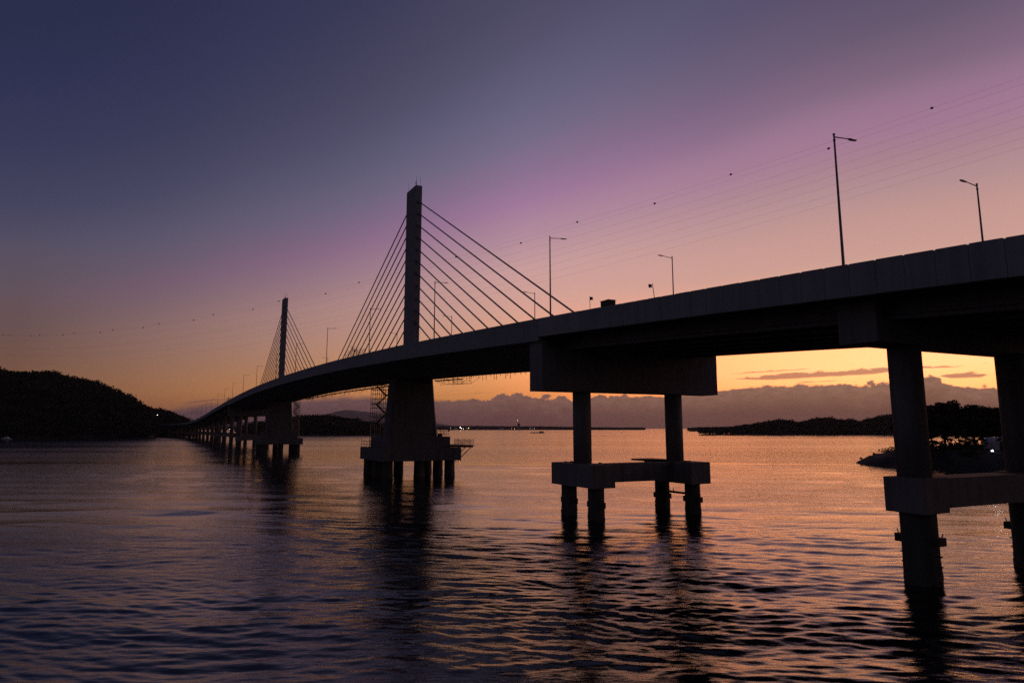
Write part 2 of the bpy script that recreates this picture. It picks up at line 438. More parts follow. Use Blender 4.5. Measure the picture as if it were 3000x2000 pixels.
def hanging_walkway(s0, s1, t, dz, label):
    o = empty('hanging_walkway', W((s0+s1)/2, t, zp((s0+s1)/2)+dz), label, 'walkway', 'walkways hung below the main span')
    m = MB(); ss = np.linspace(s0, s1, int((s1-s0)/2)+2)
    m.loft([[W(s, t+a, zp(s)+dz+b+random.uniform(-.03, .03)) for a, b in ((-.45, -.09), (.45, -.09), (.45, .09), (-.45, .09))] for s in ss]); m.build('planking', M['timber'], o)
    s = s0
    while s < s1:
        m = MB(); m.tube(W(s, t+random.choice((-.4, .4)), zp(s)-4.15), W(s, t+random.choice((-.4, .4)), zp(s)+dz-random.choice((.25, .5, .75, 1.0))), .04, .04, 5)
        m.build('hanger', M['dark_steel'], o)
        s += random.uniform(.8, 1.7)
hanging_walkway(-134, -20, -5.0, -4.72, 'long timber walkway hung under the main span between the pylons')
hanging_walkway(-20, -4, -4.4, -4.66, 'short timber walkway hung just left of the near pylon shaft')
hanging_walkway(3, 16, -4.6, -4.62, 'short timber walkway hung just right of the near pylon shaft')
o = empty('scaffold_bracket', W(10, -5, zp(10)-5), 'small steel scaffold frame hung below the deck right of the near shaft', 'scaffold')
m = MB()
for s in (6.5, 11.5, 15.5):
    m.tube(W(s, -5, zp(s)-4.2), W(s, -5, zp(s)-5.5), .035, .035, 5); m.tube(W(s, -7, zp(s)-3.7), W(s, -7, zp(s)-5.5), .035, .035, 5); m.tube(W(s, -5, zp(s)-5.4), W(s, -7, zp(s)-5.4), .035, .035, 5)
for t in (-5, -7):
    for e in (-5.4, -4.9): m.tube(W(6.5, t, zp(6.5)+e), W(15.5, t, zp(15.5)+e), .03, .03, 5)
    m.tube(W(15.5, t, zp(15.5)-5.4), W(20, t, zp(20)-4.2), .03, .03, 5)
m.build('scaffold_frame', M['dark_steel'], o)
o = empty('rebar_fringe', W(40, -5, zp(40)-4.3), 'row of short rods hanging below the deck edge near the twin-column pier', 'hanging rods')
s = 17.
while s < 74:
    m = MB(); m.tube(W(s, -4.9, zp(s)-4.15), W(s+random.uniform(-.1, .1), -4.9, zp(s)-4.25-random.choice((.3, .5, .85))), .045, .045, 5); m.build('rod', M['dark_steel'], o)
    s += random.uniform(.7, 2.2)

def scaffold_cage(s0, s1, label):
    o = empty('scaffold_cage', W((s0+s1)/2, 12.5, zp((s0+s1)/2)), label, 'scaffold', 'scaffold cages on the near parapet')
    m = MB()
    for s in np.linspace(s0, s1, 6):
        for t in (11.9, 13.0): m.tube(W(s, t, zp(s)-.2), W(s, t, zp(s)+1.15+random.uniform(-.2, .3)), .028, .028, 5)
    for t in (11.9, 13.0):
        for e in (.15, .5, .85, 1.15): m.tube(W(s0-(.6 if e < .6 else 0), t, zp(s0)+e), W(s1, t, zp(s1)+e), .026, .026, 5)
    for s in np.linspace(s0, s1, 4): m.tube(W(s, 11.9, zp(s)+1.1), W(s, 13.0, zp(s)+.2), .026, .026, 5)
    sm = s0*.62+s1*.38
    m.tube(W(sm-1.7, 12.4, zp(sm)+.9), W(sm-.7, 12.4, zp(sm)+1.95), .03, .03, 5); m.tube(W(sm+.9, 12.4, zp(sm)+.9), W(sm-.1, 12.4, zp(sm)+1.75), .03, .03, 5)
    m.tube(W(sm-.9, 12.4, zp(sm)+1.2), W(sm-.9, 12.4, zp(sm)+1.75), .09, .09, 6); m.tube(W(sm+.3, 12.4, zp(sm)+1.0), W(sm+.3, 12.4, zp(sm)+1.6), .08, .08, 6)
    m.build('scaffold_frame', M['dark_steel'], o)
scaffold_cage(-4.6, 6.8, 'jumble of scaffold tubes on the parapet left of the near pylon')
scaffold_cage(-244, -234, 'small scaffold cage on the far end of the parapet beyond the farther pylon')

# ------------------------------------------------------------------ street lamps
AX = lambda a: np.array([N[0]*a, N[1]*a])
H = 11.0
def lamp_template():
    o = bpy.data.objects.new('street_lamp', None); col.objects.link(o); o.empty_display_size = .5
    m = MB(); m.tube((0, 0, 0), (0, 0, H), .105, .06, 12); m.tube((0, 0, H), (0, 0, H+.12), .08, .08, 10); m.box((-.2, -.2, 0), (.2, .2, .06)); m.tube((0, 0, H-.42), (0, 0, H-.3), .085, .085, 10)
    m.build('pole', M['steel'], o, smooth=False)
    a = AX(-1.55)
    m = MB(); m.tube((0, 0, H-.12), (a[0], a[1], H+.02), .045, .035, 8); m.build('arm', M['steel'], o)
    b0, b1, b2 = AX(-1.4), AX(-1.75), AX(-2.25); w = U*.11
    m = MB()
    m.loft([[(p[0]+q*w[0], p[1]+q*w[1], H+z) for q, z in ((-1*k, -.035+dz), (1*k, -.035+dz), (.8*k, .035+dz), (-.8*k, .035+dz))] for p, k, dz in ((b0, .5, .02), (b1, 1, .01), (b2, .7, .06))])
    m.tube((b1[0], b1[1], H+.03), (b1[0], b1[1], H+.13), .035, .035, 8)
    hd = m.build('lamp_head', M['dark_steel'], o)
    m = MB(); m.loft([[(p[0]+q*w[0]*.7, p[1]+q*w[1]*.7, H+z) for q, z in ((-1, -.055+dz), (1, -.055+dz), (1, -.037+dz), (-1, -.037+dz))] for p, dz in ((b1, .01), (b2*.98, .05))]); m.build('lens', M['lens'], hd)
    return o
lamp0 = lamp_template(); first = [True]
def place_lamp(s, t, rz, label, group):
    o = lamp0 if first[0] else copy_tree(lamp0)
    first[0] = False
    p = W(s, t, zp(s)-1.0-(.28 if s > 100 else 0))
    o.location = p; o.rotation_euler = (0, 0, rz); tag(o, label, 'street lamp', group)
near_s = [113.2, 74.95, 38.2, 1.1, -37.6, -79.3, -115.6, -164.1, -207, -251, -292, -331.5, -376, -420, -465, -510]
far_s = [111.6, 73.5, 36.8, -1.2, -39.8, -81, -121.5, -163.8, -206]
for k, s in enumerate(near_s):
    place_lamp(s, 9.6, 0, 'street lamp with arm pointing right along the near parapet, %s from the right' % ORD[k], 'street lamps along the near side of the bridge')
for k, s in enumerate(far_s):
    place_lamp(s, -9.6, math.pi, 'street lamp with left-pointing arm on the far deck edge, %s from right' % ORD[k], 'street lamps along the far side of the bridge')

# ------------------------------------------------------------------ small things on the deck edge
def flag(s, t, tilt, h, label, gap, sgn):
    z0 = zp(s)-1.0
    o = empty('warning_flag', W(s, t, z0), label, 'flag', 'warning flags on the deck edge')
    a = np.array(W(s, t, z0)); b = np.array(W(s-tilt, t, z0+h))
    m = MB(); m.tube(a, b, .035, .03, 6); m.build('pole', M['dark_steel'], o)
    d = (b-a)/np.linalg.norm(b-a); side = np.array([1., 0, 0])*sgn
    m = MB(); p = b-d*.08
    c = [p+side*gap, p+side*(gap+.30), p+side*(gap+.31)-d*.34, p+side*(gap+.02)-d*.34]
    th = np.array([0, .03, 0]); mid0 = (c[0]+c[1])/2; mid1 = (c[2]+c[3])/2-np.array([0, 0, -.04])
    m.loft([[q+th for q in (c[0], mid0, c[1], c[2], mid1, c[3])], [q-th for q in (c[0], mid0, c[1], c[2], mid1, c[3])]])
    if gap > .01: m.tube(p+side*0-d*.3, p+side*gap-d*.3, .012)
    m.build('panel', M['dark_steel'], o)
flag(83.5, 9.9, 0., 3.0, 'small dark square flag upright on its pole above the parapet', 0., 1)
flag(94.2, 9.9, .5, 3.0, 'small dark flag on a leaning pole, right of the dark box', .08, -1)
o = empty('equipment_box', W(86.6, 9.9, zp(86.6)-1.), 'dark box-shaped cabinet standing behind the parapet between two small flags', 'cabinet')
m = MB(); m.box((86.0, 9.45, zp(86)-1.03), (87.35, 10.3, zp(86.6)+1.12), W); m.build('cabinet', M['dark_steel'], o)
m = MB(); m.box((85.95, 9.4, zp(86.6)+1.121), (87.4, 10.35, zp(86.6)+1.17), W); m.build('lid', M['dark_steel'], o)

# ------------------------------------------------------------------ power lines with marker balls
Q = 347.                                   # the line runs along x = Y*u + Q, heading far left
def line_pt(Y, z): return (Q+Y*(-2900/F), Y, z)
def px_to(x, y, q=Q):
    """point on the vertical plane of the line seen at photograph pixel x,y"""
    a, b = (x-1500)/F, (PY-y)/F
    r = np.array([a, math.cos(PIT)-b*math.sin(PIT), math.sin(PIT)+b*math.cos(PIT)])
    k = q/(r[0]+r[1]*2900/F); p = r*k
    return p+np.array([0, 0, CAM_Z])
balls_a = [(2730, 318), (2141, 511), (1691, 650), (1336, 752.5), (1051.5, 827), (817, 882), (625, 921), (466, 948), (331, 966), (216, 976.5), (116, 981), (29, 981)]
balls_b = [(2427.5, 436), (1918, 596), (1526, 711.6), (954, 860), (741, 905.8), (567, 937.6), (420, 959.6), (294, 973.6), (185, 981), (91, 983.5), (8, 981)]
def fit(pts, q):
    P = np.array([px_to(x, y, q) for x, y in pts]); return np.polyfit(P[:, 1], P[:, 2], 2)
ca, cb = fit(balls_a, Q+2), fit(balls_b, Q-2)
wires = [('a', ca, Q+2), ('b', cb, Q-2)]
edges = [(282, 660), (310, 684), (340, 705), (371, 724), (404, 750), (430, 771)]
for i, (yr, yl) in enumerate(edges):
    q = Q+(-5 if i % 2 else 5)
    pr, pl = px_to(3000, yr, q), px_to(1800, yl, q)
    dr = np.polyval(ca, pr[1])-pr[2]; dl = np.polyval(ca, pl[1])-pl[2]
    k = (dl-dr)/(pl[1]-pr[1])*.35
    c = ca.copy(); c[1] -= k; c[2] -= dr-k*pr[1]
    wires.append(('c', c, q))
for i, (kk, c, q) in enumerate(wires):
    m = MB(); Ys = np.concatenate([np.linspace(95, 330, 40), np.linspace(340, 900, 40)])
    m.path([(q+Y*(-2900/F), Y, np.polyval(c, Y)) for Y in Ys], .013, 5)
    o = m.build('power_line', M['wire'], None, origin=(q+200*(-2900/F), 200, np.polyval(c, 200)))
    tag(o, 'thin overhead power line slanting across the sky, %s of eight from the top' % ORD[i], 'power line', 'power lines above the bridge')
allb = sorted([(x, 0) for x, y in balls_a]+[(x, 1) for x, y in balls_b], key=lambda k: -k[0])
for i, (x, w) in enumerate(allb):
    q = Q+2 if w == 0 else Q-2; c = ca if w == 0 else cb
    Y = F*q/(x-1500+2900.); Y /= math.cos(PIT)*1.0
    p0 = None
    lo, hi = 60., 700.                       # find the place on the wire where the ball is clamped
    for _ in range(50):
        Y = (lo+hi)/2; X = q+Y*(-2900/F); z = np.polyval(c, Y)-CAM_Z
        u = 1500+F*X/(Y*math.cos(PIT)+z*math.sin(PIT))
        if u > x: lo = Y
        else: hi = Y
    p = (q+Y*(-2900/F), Y, float(np.polyval(c, Y)))
    m = MB(); m.ball(p, .33, 14, 10)
    d = np.array([-2900/F, 1, np.polyval(np.polyder(c), Y)]); d /= np.linalg.norm(d)
    m.tube(np.array(p)-d*.46, np.array(p)+d*.46, .07, .07, 6)
    o = m.build('marker_ball', M['ball'], None, smooth=True, origin=p)
    tag(o, 'dark round marker ball on the overhead line, %s from the right' % ORD[i], 'marker ball', 'marker balls on the power lines')

# ------------------------------------------------------------------ land
def pxY(x, y, Y):
    """point at depth Y seen at photograph pixel"""
    a, b = (x-1500)/F, (PY-y)/F
    r = np.array([a, math.cos(PIT)-b*math.sin(PIT), math.sin(PIT)+b*math.cos(PIT)]); k = Y/r[1]
    return r*k+np.array([0, 0, CAM_Z])

def ridge_land(name, sil, Yr, Yf, Yb, nx, mat, canopy, label, rough=1.):
    """terrain with a ridge at Yr, a shore at Yf and a back foot at Yb; canopy = tree height kept off the silhouette"""
    sil = np.array(sil, float)
    yr = Yr if callable(Yr) else (lambda x: Yr); yf = Yf if callable(Yf) else (lambda x: Yf); yb = Yb if callable(Yb) else (lambda x: Yb)
    xs = np.linspace(sil[0, 0], sil[-1, 0], nx); ys = np.interp(xs, sil[:, 0], sil[:, 1])
    prof = [(0, -.02), (.02, .02), (.1, .22), (.25, .48), (.45, .75), (.7, .93), (1, 1.)]
    V = []; rows = 0
    for u, hgt in prof+[(1+k/5, 1-(k/5)**1.5) for k in range(1, 6)]:
        rows += 1
        for x, y in zip(xs, ys):
            Y = yf(x)+(yr(x)-yf(x))*u if u <= 1 else yr(x)+(yb(x)-yr(x))*(u-1)
            top = max(.6, pxY(x, y, yr(x))[2]-canopy)
            a = (x-1500)/F; p = (a*Y/math.cos(PIT)*1.0, Y, top*hgt+rng.normal(0, .25*rough)*(hgt > .05))
            V.append(p)
    V = np.array(V)
    f = [[r*nx+i, r*nx+i+1, (r+1)*nx+i+1, (r+1)*nx+i] for r in range(rows-1) for i in range(nx-1)]
    o = raw(name, V, f, mat, smooth=True)
    tag(o, label, 'hill', kind='structure')
    return V.reshape(rows, nx, 3)

def crowns(name, centers, sizes, leaf, n, mat, label, flat=.62, cat='forest'):
    """leaf clumps: every crown is n small leaf-cluster faces spread through an uneven dome"""
    C = np.repeat(np.array(centers), n, 0); S = np.repeat(np.array(sizes), n)
    k = len(C)
    d = rng.normal(size=(k, 3)); d /= np.linalg.norm(d, axis=1)[:, None]
    d[:, 2] = np.where(d[:, 2] < -.35, -d[:, 2], d[:, 2])
    # lumps: a few lobes per crown push leaves outwards
    ph = np.repeat(rng.uniform(0, 6.28, (len(centers), 3)), n, 0)
    lob = 1+.28*np.sin(3*np.arctan2(d[:, 1], d[:, 0])+ph[:, 0])*np.sin(4*d[:, 2]+ph[:, 1])+.12*np.sin(7*np.arctan2(d[:, 0], d[:, 2])+ph[:, 2])
    r = S*lob*rng.uniform(.25, 1., k)**.4
    P = C+d*r[:, None]*np.array([1, 1, flat])
    L = leaf*rng.uniform(.6, 1.4, k)
    a = rng.normal(size=(k, 3)); a /= np.linalg.norm(a, axis=1)[:, None]
    b = np.cross(a, rng.normal(size=(k, 3))); b /= np.linalg.norm(b, axis=1)[:, None]
    V = np.stack([P-a*L[:, None]*.9, P+b*L[:, None]*.55, P+a*L[:, None]*.9, P-b*L[:, None]*.55], 1).reshape(-1, 3)
    f = np.arange(len(V)).reshape(-1, 4)
    o = raw(name, V, f, mat, origin=tuple(np.mean(centers, 0)))
    return tag(o, label, cat, kind='stuff')

def forest(grid, step_x, rows, size, leaf, n, mat, label, lift=.55, shore=True):
    """trees over the front of a land grid; one object because nobody could count them"""
    rows_, nx, _ = grid.shape; C = []; S = []
    for r in range(rows_-1):
        if r > 8: break
        a, b = grid[r], grid[r+1]
        gap = np.linalg.norm(np.mean(b-a, 0)); kr = max(1, int(gap/(size*1.05)))
        w = np.linalg.norm(a[-1]-a[0]); kx = max(3, int(w/(size*1.0)))
        for j in range(kr):
            for i in range(kx):
                u = (i+rng.uniform(-.45, .45))/kx*(nx-1); u = min(max(u, 0), nx-1.001); iu = int(u); fu = u-iu
                v = (j+rng.uniform(0, 1))/kr
                p = (a[iu]*(1-fu)+a[iu+1]*fu)*(1-v)+(b[iu]*(1-fu)+b[iu+1]*fu)*v
                if r == 0 and p[2] < .1: continue
                s = size*rng.uniform(.55, 1.25)
                C.append((p[0], p[1], p[2]+s*lift)); S.append(s)
    return crowns('forest', C, S, leaf, n, mat, label)

# hill on the left
sil = [(-420, 1060), (-200, 1070), (0, 1085), (30, 1092), (50, 1093), (75, 1096), (120, 1095), (150, 1095), (175, 1097), (190, 1104), (215, 1109), (245, 1115), (275, 1121), (310, 1129), (340, 1142), (360, 1149), (385, 1160), (410, 1176), (435, 1194), (452, 1212), (470, 1240), (480, 1262)]
g = ridge_land('hill', sil, 800, lambda x: 632+max(0, x)*.16, 1000, 90, M['soil'], 7., 'steep dark wooded hill at the left edge, dropping to the water')
forest(g, 7, 0, 8.2, 1.15, 170, M['leaf'], 'dark forest covering the steep hill at the left')
sil = [(330, 1190), (400, 1193), (440, 1197), (480, 1202), (510, 1208), (535, 1215), (555, 1226), (575, 1238), (600, 1252)]
g = ridge_land('hill', sil, 1020, 890, 1200, 50, M['soil'], 7., 'lower wooded hill behind the far end of the bridge')
forest(g, 7, 0, 8.0, 1.2, 150, M['leaf'], 'dark forest on the lower hill behind the far end of the bridge')
# low mud bank under the far end
sil = [(470, 1276), (500, 1275), (530, 1274), (556, 1276), (562, 1279)]
g = ridge_land('bank', sil, 860, 840, 885, 24, M['rock'], .8, 'low dark bank under the far end of the bridge', .3)
forest(g, 4, 0, 1.5, .5, 40, M['leaf'], 'low scrub on the bank under the far end of the bridge')
# island behind the pylons
sil = [(725, 1258), (745, 1245), (770, 1242), (800, 1243), (830, 1246), (852, 1244), (860, 1237), (870, 1230), (886, 1224), (911, 1219), (932, 1222), (945, 1221), (961, 1219), (986, 1222), (1003, 1225), (1021, 1229), (1039, 1227), (1050, 1231), (1070, 1238), (1096, 1241), (1111, 1246), (1150, 1249), (1190, 1254), (1225, 1266)]
g = ridge_land('island', sil, 1060, 962, 1180, 90, M['soil'], 6., 'low wooded island behind the two pylon shafts')
forest(g, 7, 0, 7.0, 1.1, 150, M['leaf'], 'dark forest covering the island between the pylon shafts')
# island on the right
sil = [(2046, 1269), (2080, 1266), (2110, 1261), (2148, 1252), (2198, 1244), (2225, 1241), (2252, 1234), (2275, 1234), (2305, 1238), (2320, 1242), (2353, 1234), (2389, 1226), (2418, 1228), (2442, 1235), (2466, 1231), (2496, 1240), (2540, 1226), (2582, 1217), (2612, 1215), (2700, 1206), (2800, 1200), (3000, 1195), (3300, 1190)]
g = ridge_land('island', sil, 1120, 1050, 1260, 120, M['soil'], 6., 'long wooded island on the right beyond the bay')
forest(g, 7, 0, 7.0, 1.1, 160, M['leaf'], 'dark ragged forest on the long island at the right')
sil = [(2008, 1258), (2016, 1254), (2030, 1252.5), (2080, 1251.5), (2150, 1251), (2250, 1250)]
g = ridge_land('island', sil, 2350, 2230, 2500, 40, M['soil'], 8., 'thin far spit of land left of the right-hand island')
forest(g, 9, 0, 7., 2., 50, M['leaf'], 'dark trees on the thin far spit at the right')
# far shore
sil = [(300, 1250.5), (600, 1249), (900, 1250), (1200, 1250), (1280, 1249.5), (1400, 1249), (1500, 1250), (1600, 1250.5), (1680, 1252.5), (1800, 1254), (1880, 1255.8)]
g = ridge_land('far_shore', sil, 4300, 4150, 4600, 160, M['soil'], 9., 'low far shore along the horizon behind the bridge')
forest(g, 14, 0, 9., 3.4, 40, M['leaf'], 'dark line of trees along the far shore')
# faint mountain
sil = [(560, 1246), (700, 1238), (860, 1226), (940, 1217), (968, 1212), (1000, 1204), (1027, 1200), (1050, 1202), (1087, 1206), (1125, 1212), (1200, 1224), (1260, 1234), (1330, 1247), (1380, 1251)]
ridge_land('mountain', sil, 13000, 11500, 16000, 80, M['mountain'], 0., 'faint hazy mountain far behind the wooded island', 6.)

# ------------------------------------------------------------------ near point of land on the right
poly = np.array([(95.5, 202), (140, 228), (330, 250), (330, 135), (150, 158), (118, 165), (104, 168), (95, 177), (92.5, 190)], float)
def sdist(X, Y):
    d = np.full(X.shape, 1e9); inside = np.zeros(X.shape, bool); n = len(poly)
    for i in range(n):
        a, b = poly[i], poly[(i+1) % n]; e = b-a
        t = np.clip(((X-a[0])*e[0]+(Y-a[1])*e[1])/(e@e), 0, 1)
        d = np.minimum(d, np.hypot(X-a[0]-t*e[0], Y-a[1]-t*e[1]))
        c = ((a[1] > Y) != (b[1] > Y)) & (X < (b[0]-a[0])*(Y-a[1])/(b[1]-a[1]+1e-9)+a[0]); inside ^= c
    return np.where(inside, d, -d)
def ground_h(X, Y):
    d = sdist(np.asarray(X, float), np.asarray(Y, float))
    return np.where(d > 0, 4.2*(1-np.exp(-d/5.5)), d*.35)
gx, gy = np.meshgrid(np.arange(86, 332, 1.3), np.arange(130, 256, 1.3))
gz = ground_h(gx, gy); gz = gz+np.where(gz > .05, rng.normal(0, .13, gz.shape)+.25*np.sin(gx*.9)*np.sin(gy*.7), -.3)
V = np.stack([gx, gy, gz], -1).reshape(-1, 3); ny, nx = gx.shape
f = [[r*nx+i, r*nx+i+1, (r+1)*nx+i+1, (r+1)*nx+i] for r in range(ny-1) for i in range(nx-1)]
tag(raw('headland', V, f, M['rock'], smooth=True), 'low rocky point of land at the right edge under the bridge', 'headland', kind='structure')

def tree(name, X, Y, h, spread, nclump, label, group, seed, z_low=.40, leafn=110, leaf=.36, lean=0.):
    """trunk, forked limbs and a spreading crown of leaf clumps with gaps"""
    rg = np.random.default_rng(seed)
    z0 = float(ground_h(np.array([X]), np.array([Y]))[0])-.15
    o = empty(name, (X, Y, z0), label, 'tree', group)
    m = MB(); fork = h*(z_low-.12); top = np.array([X+lean, Y, z0+fork])
    m.path([(X, Y, z0), (X+lean*.4+rg.normal(0, .15), Y, z0+fork*.5), top], [h*.032, h*.025, h*.022], 9)
    tips = []
    nl = max(4, nclump//5)
    for k in range(nl):
        a = 2*math.pi*(k+rg.uniform(-.3, .3))/nl; rr = spread*rg.uniform(.35, .75)
        e = np.array([X+lean+rr*math.cos(a), Y+rr*math.sin(a), z0+h*rg.uniform(.66, .86)])
        mid = top*.5+e*.5+np.array([0, 0, h*.05])
        m.path([top-np.array([0, 0, .1]), mid, e], [h*.016, h*.011, h*.005], 6); tips.append(e)
    m.build('trunk', M['bark'], o, smooth=True)
    C = []; S = []
    for k in range(nclump):
        a = rg.uniform(0, 6.283); rr = spread*math.sqrt(rg.uniform(0, 1))
        dome = h*(z_low+(1-z_low)*(1-.55*(rr/spread)**2))
        z = z0+dome-h*(1-z_low)*abs(rg.normal(0, .42))
        C.append((X+lean+rr*math.cos(a), Y+rr*math.sin(a), max(z, z0+h*z_low*.8))); S.append(h*rg.uniform(.07, .125))
    n = leafn
    Cc = np.repeat(np.array(C), n, 0); Ss = np.repeat(np.array(S), n); k = len(Cc)
    d = rg.normal(size=(k, 3)); d /= np.linalg.norm(d, axis=1)[:, None]
    P = Cc+d*(Ss*rg.uniform(.1, 1, k)**.5)[:, None]*np.array([1.25, 1.25, .55]); L = leaf*rg.uniform(.6, 1.3, k)
    a = rg.normal(size=(k, 3)); a /= np.linalg.norm(a, axis=1)[:, None]
    b = np.cross(a, rg.normal(size=(k, 3))); b /= np.linalg.norm(b, axis=1)[:, None]
    V = np.stack([P-a*L[:, None]*.8, P+b*L[:, None]*.45, P+a*L[:, None]*.8, P-b*L[:, None]*.45], 1).reshape(-1, 3)
    raw('crown', V, np.arange(len(V)).reshape(-1, 4), M['leaf_near'], o)
    return o
def gx_at(px, Y): return (px-1500)/F*Y*.988
tg = 'trees on the rocky point'
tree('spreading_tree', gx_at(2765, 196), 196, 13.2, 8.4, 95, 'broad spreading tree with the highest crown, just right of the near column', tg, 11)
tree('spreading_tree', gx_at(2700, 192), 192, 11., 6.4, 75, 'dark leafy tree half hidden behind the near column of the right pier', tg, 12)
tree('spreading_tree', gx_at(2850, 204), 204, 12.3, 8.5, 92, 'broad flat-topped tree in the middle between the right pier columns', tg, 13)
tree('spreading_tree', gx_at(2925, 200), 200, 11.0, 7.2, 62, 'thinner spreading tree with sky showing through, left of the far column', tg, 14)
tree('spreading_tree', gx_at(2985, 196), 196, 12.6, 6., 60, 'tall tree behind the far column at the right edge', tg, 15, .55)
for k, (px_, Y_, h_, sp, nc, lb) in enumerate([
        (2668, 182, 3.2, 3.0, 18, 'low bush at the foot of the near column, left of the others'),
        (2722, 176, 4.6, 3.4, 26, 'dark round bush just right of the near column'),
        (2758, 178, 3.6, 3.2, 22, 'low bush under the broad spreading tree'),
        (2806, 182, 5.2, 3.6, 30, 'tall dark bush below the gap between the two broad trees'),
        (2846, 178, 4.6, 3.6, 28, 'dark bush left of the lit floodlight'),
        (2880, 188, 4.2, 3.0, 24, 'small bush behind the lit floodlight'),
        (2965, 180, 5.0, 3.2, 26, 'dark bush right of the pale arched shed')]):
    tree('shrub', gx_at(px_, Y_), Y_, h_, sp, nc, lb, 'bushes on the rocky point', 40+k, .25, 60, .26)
# low scrub over the rocky point
cc = []; ss = []
while len(cc) < 420:
    x_, y_ = rng.uniform(94, 200), rng.uniform(150, 225)
    d_ = float(sdist(np.array([x_]), np.array([y_]))[0])
    if d_ < 1.2 or (x_ < 103 and rng.uniform() < .8): continue
    if abs(x_-gx_at(2925, 176)) < 6 and y_ < 186: continue
    k_ = .35 if x_ < 103 else rng.uniform(.7, 1.7)
    cc.append((x_, y_, float(ground_h(np.array([x_]), np.array([y_]))[0])+k_*.35)); ss.append(k_)
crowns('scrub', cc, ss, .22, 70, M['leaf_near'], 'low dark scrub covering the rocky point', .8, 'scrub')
# arched shed
sx, sy = gx_at(2927, 181), 181.
z0 = float(ground_h(np.array([sx]), np.array([sy]))[0])-.1
o = empty('arched_shed', (sx, sy, z0), 'pale arched shed among the trees on the rocky point', 'shed')
m = MB(); arch = [(1.65*math.cos(a), 1.9+1.5*math.sin(a)) for a in np.linspace(0, math.pi, 15)]+[(-1.65, 0), (1.65, 0)]
m.loft([[(sx+x, sy+d, z0+z) for x, z in arch] for d in (0, 4.5)]); m.build('shell', M['hut'], o)
m = MB(); m.loft([[(sx+x*.5+.5, sy+d, z0+z*.72) for x, z in arch] for d in (-.06, -.005)]); m.build('door', M['dark_steel'], o)
m = MB(); m.loft([[(sx+1.75*math.cos(a)*k, sy+d, z0+1.9+1.6*math.sin(a)*k) for a, k in [(q, 1) for q in np.linspace(0, math.pi, 13)]+[(q, .93) for q in np.linspace(math.pi, 0, 13)]] for d in (-.25, .02)]); m.build('arch_trim', M['white'], o)
# floodlight
fx, fy, fz = gx_at(2899, 178), 178., CAM_Z-5.6
z0 = float(ground_h(np.array([fx]), np.array([fy]))[0])-.1
o = empty('floodlight', (fx, fy, z0), 'bright white floodlight on a post beside the pale arched shed', 'floodlight')
m = MB(); m.tube((fx, fy, z0), (fx, fy, fz), .06, .05, 8); m.build('post', M['steel'], o)
m = MB(); m.box((fx-.22, fy-.12, fz), (fx+.22, fy+.12, fz+.3)); hd = m.build('lamp_head', M['dark_steel'], o)
m = MB(); m.box((fx-.19, fy-.15, fz+.04), (fx+.19, fy-.123, fz+.26)); m.build('lens', glow('floodlight_glow', (.75, .88, 1.), 22), hd)

# ------------------------------------------------------------------ boats and marks on the water
def barge(x, Y, L, label):
    X = gx_at(x, Y); o = empty('barge', (X, Y, 0), label, 'barge')
    m = MB(); prof = [(-L/2, 1.3), (-L/2+1.5, -.3), (L/2-1.2, -.3), (L/2, 1.2)]
    m.loft([[(X+a, Y+d, z) for a, z in prof] for d in (-3, 3)]); m.build('hull', M['hull'], o)
    m = MB(); m.box((X+L*.12, Y-2, 1.25), (X+L*.42, Y+2, 3.6)); hs = m.build('deckhouse', M['hut'], o)
    for k in range(5):
        m = MB(); m.box((X+L*.14+k*L*.055, Y-2.06, 2.4), (X+L*.14+k*L*.055+.9, Y-2.003, 3.1)); m.build('window', M['dark_steel'], hs)
    m = MB()
    for k in range(9): m.tube((X-L*.46+k*L*.065, Y-2.8, 1.25), (X-L*.46+k*L*.065, Y-2.8, 2.1), .09, .09, 5)
    m.tube((X-L*.46, Y-2.8, 2.1), (X+L*.08, Y-2.8, 2.1), .07); m.tube((X+L*.3, Y, 3.6), (X+L*.3, Y, 4.9), .07); m.build('railing', M['dark_steel'], o)
    for a, w_ in ((-.4, 1.2), (-.22, 1.6), (-.05, 1.3)):
        m = MB(); m.box((X+L*a, Y-1.3, 1.26), (X+L*a+w_, Y+1, 1.9)); m.build('cargo', M['dark_steel'], o)
barge(1574, 1440, 30, 'dark low barge with a deckhouse at its right end, far out on the bay')
def buoy(x, Y, h, label):
    X = gx_at(x, Y); o = empty('buoy', (X, Y, 0), label, 'buoy', 'buoys in the bay')
    m = MB(); m.tube((X, Y, -.3), (X, Y, h*.35), h*.24, h*.2, 10); m.build('float', M['hull'], o)
    m = MB(); m.tube((X, Y, h*.35), (X, Y, h), h*.06, h*.05, 8); m.ball((X, Y, h), h*.09); m.build('mast', M['dark_steel'], o)
buoy(2266, 900, 2.4, 'small dark buoy in front of the right-hand island')
buoy(1821, 1400, 3.0, 'tiny buoy on open water between the two columns of the middle pier')
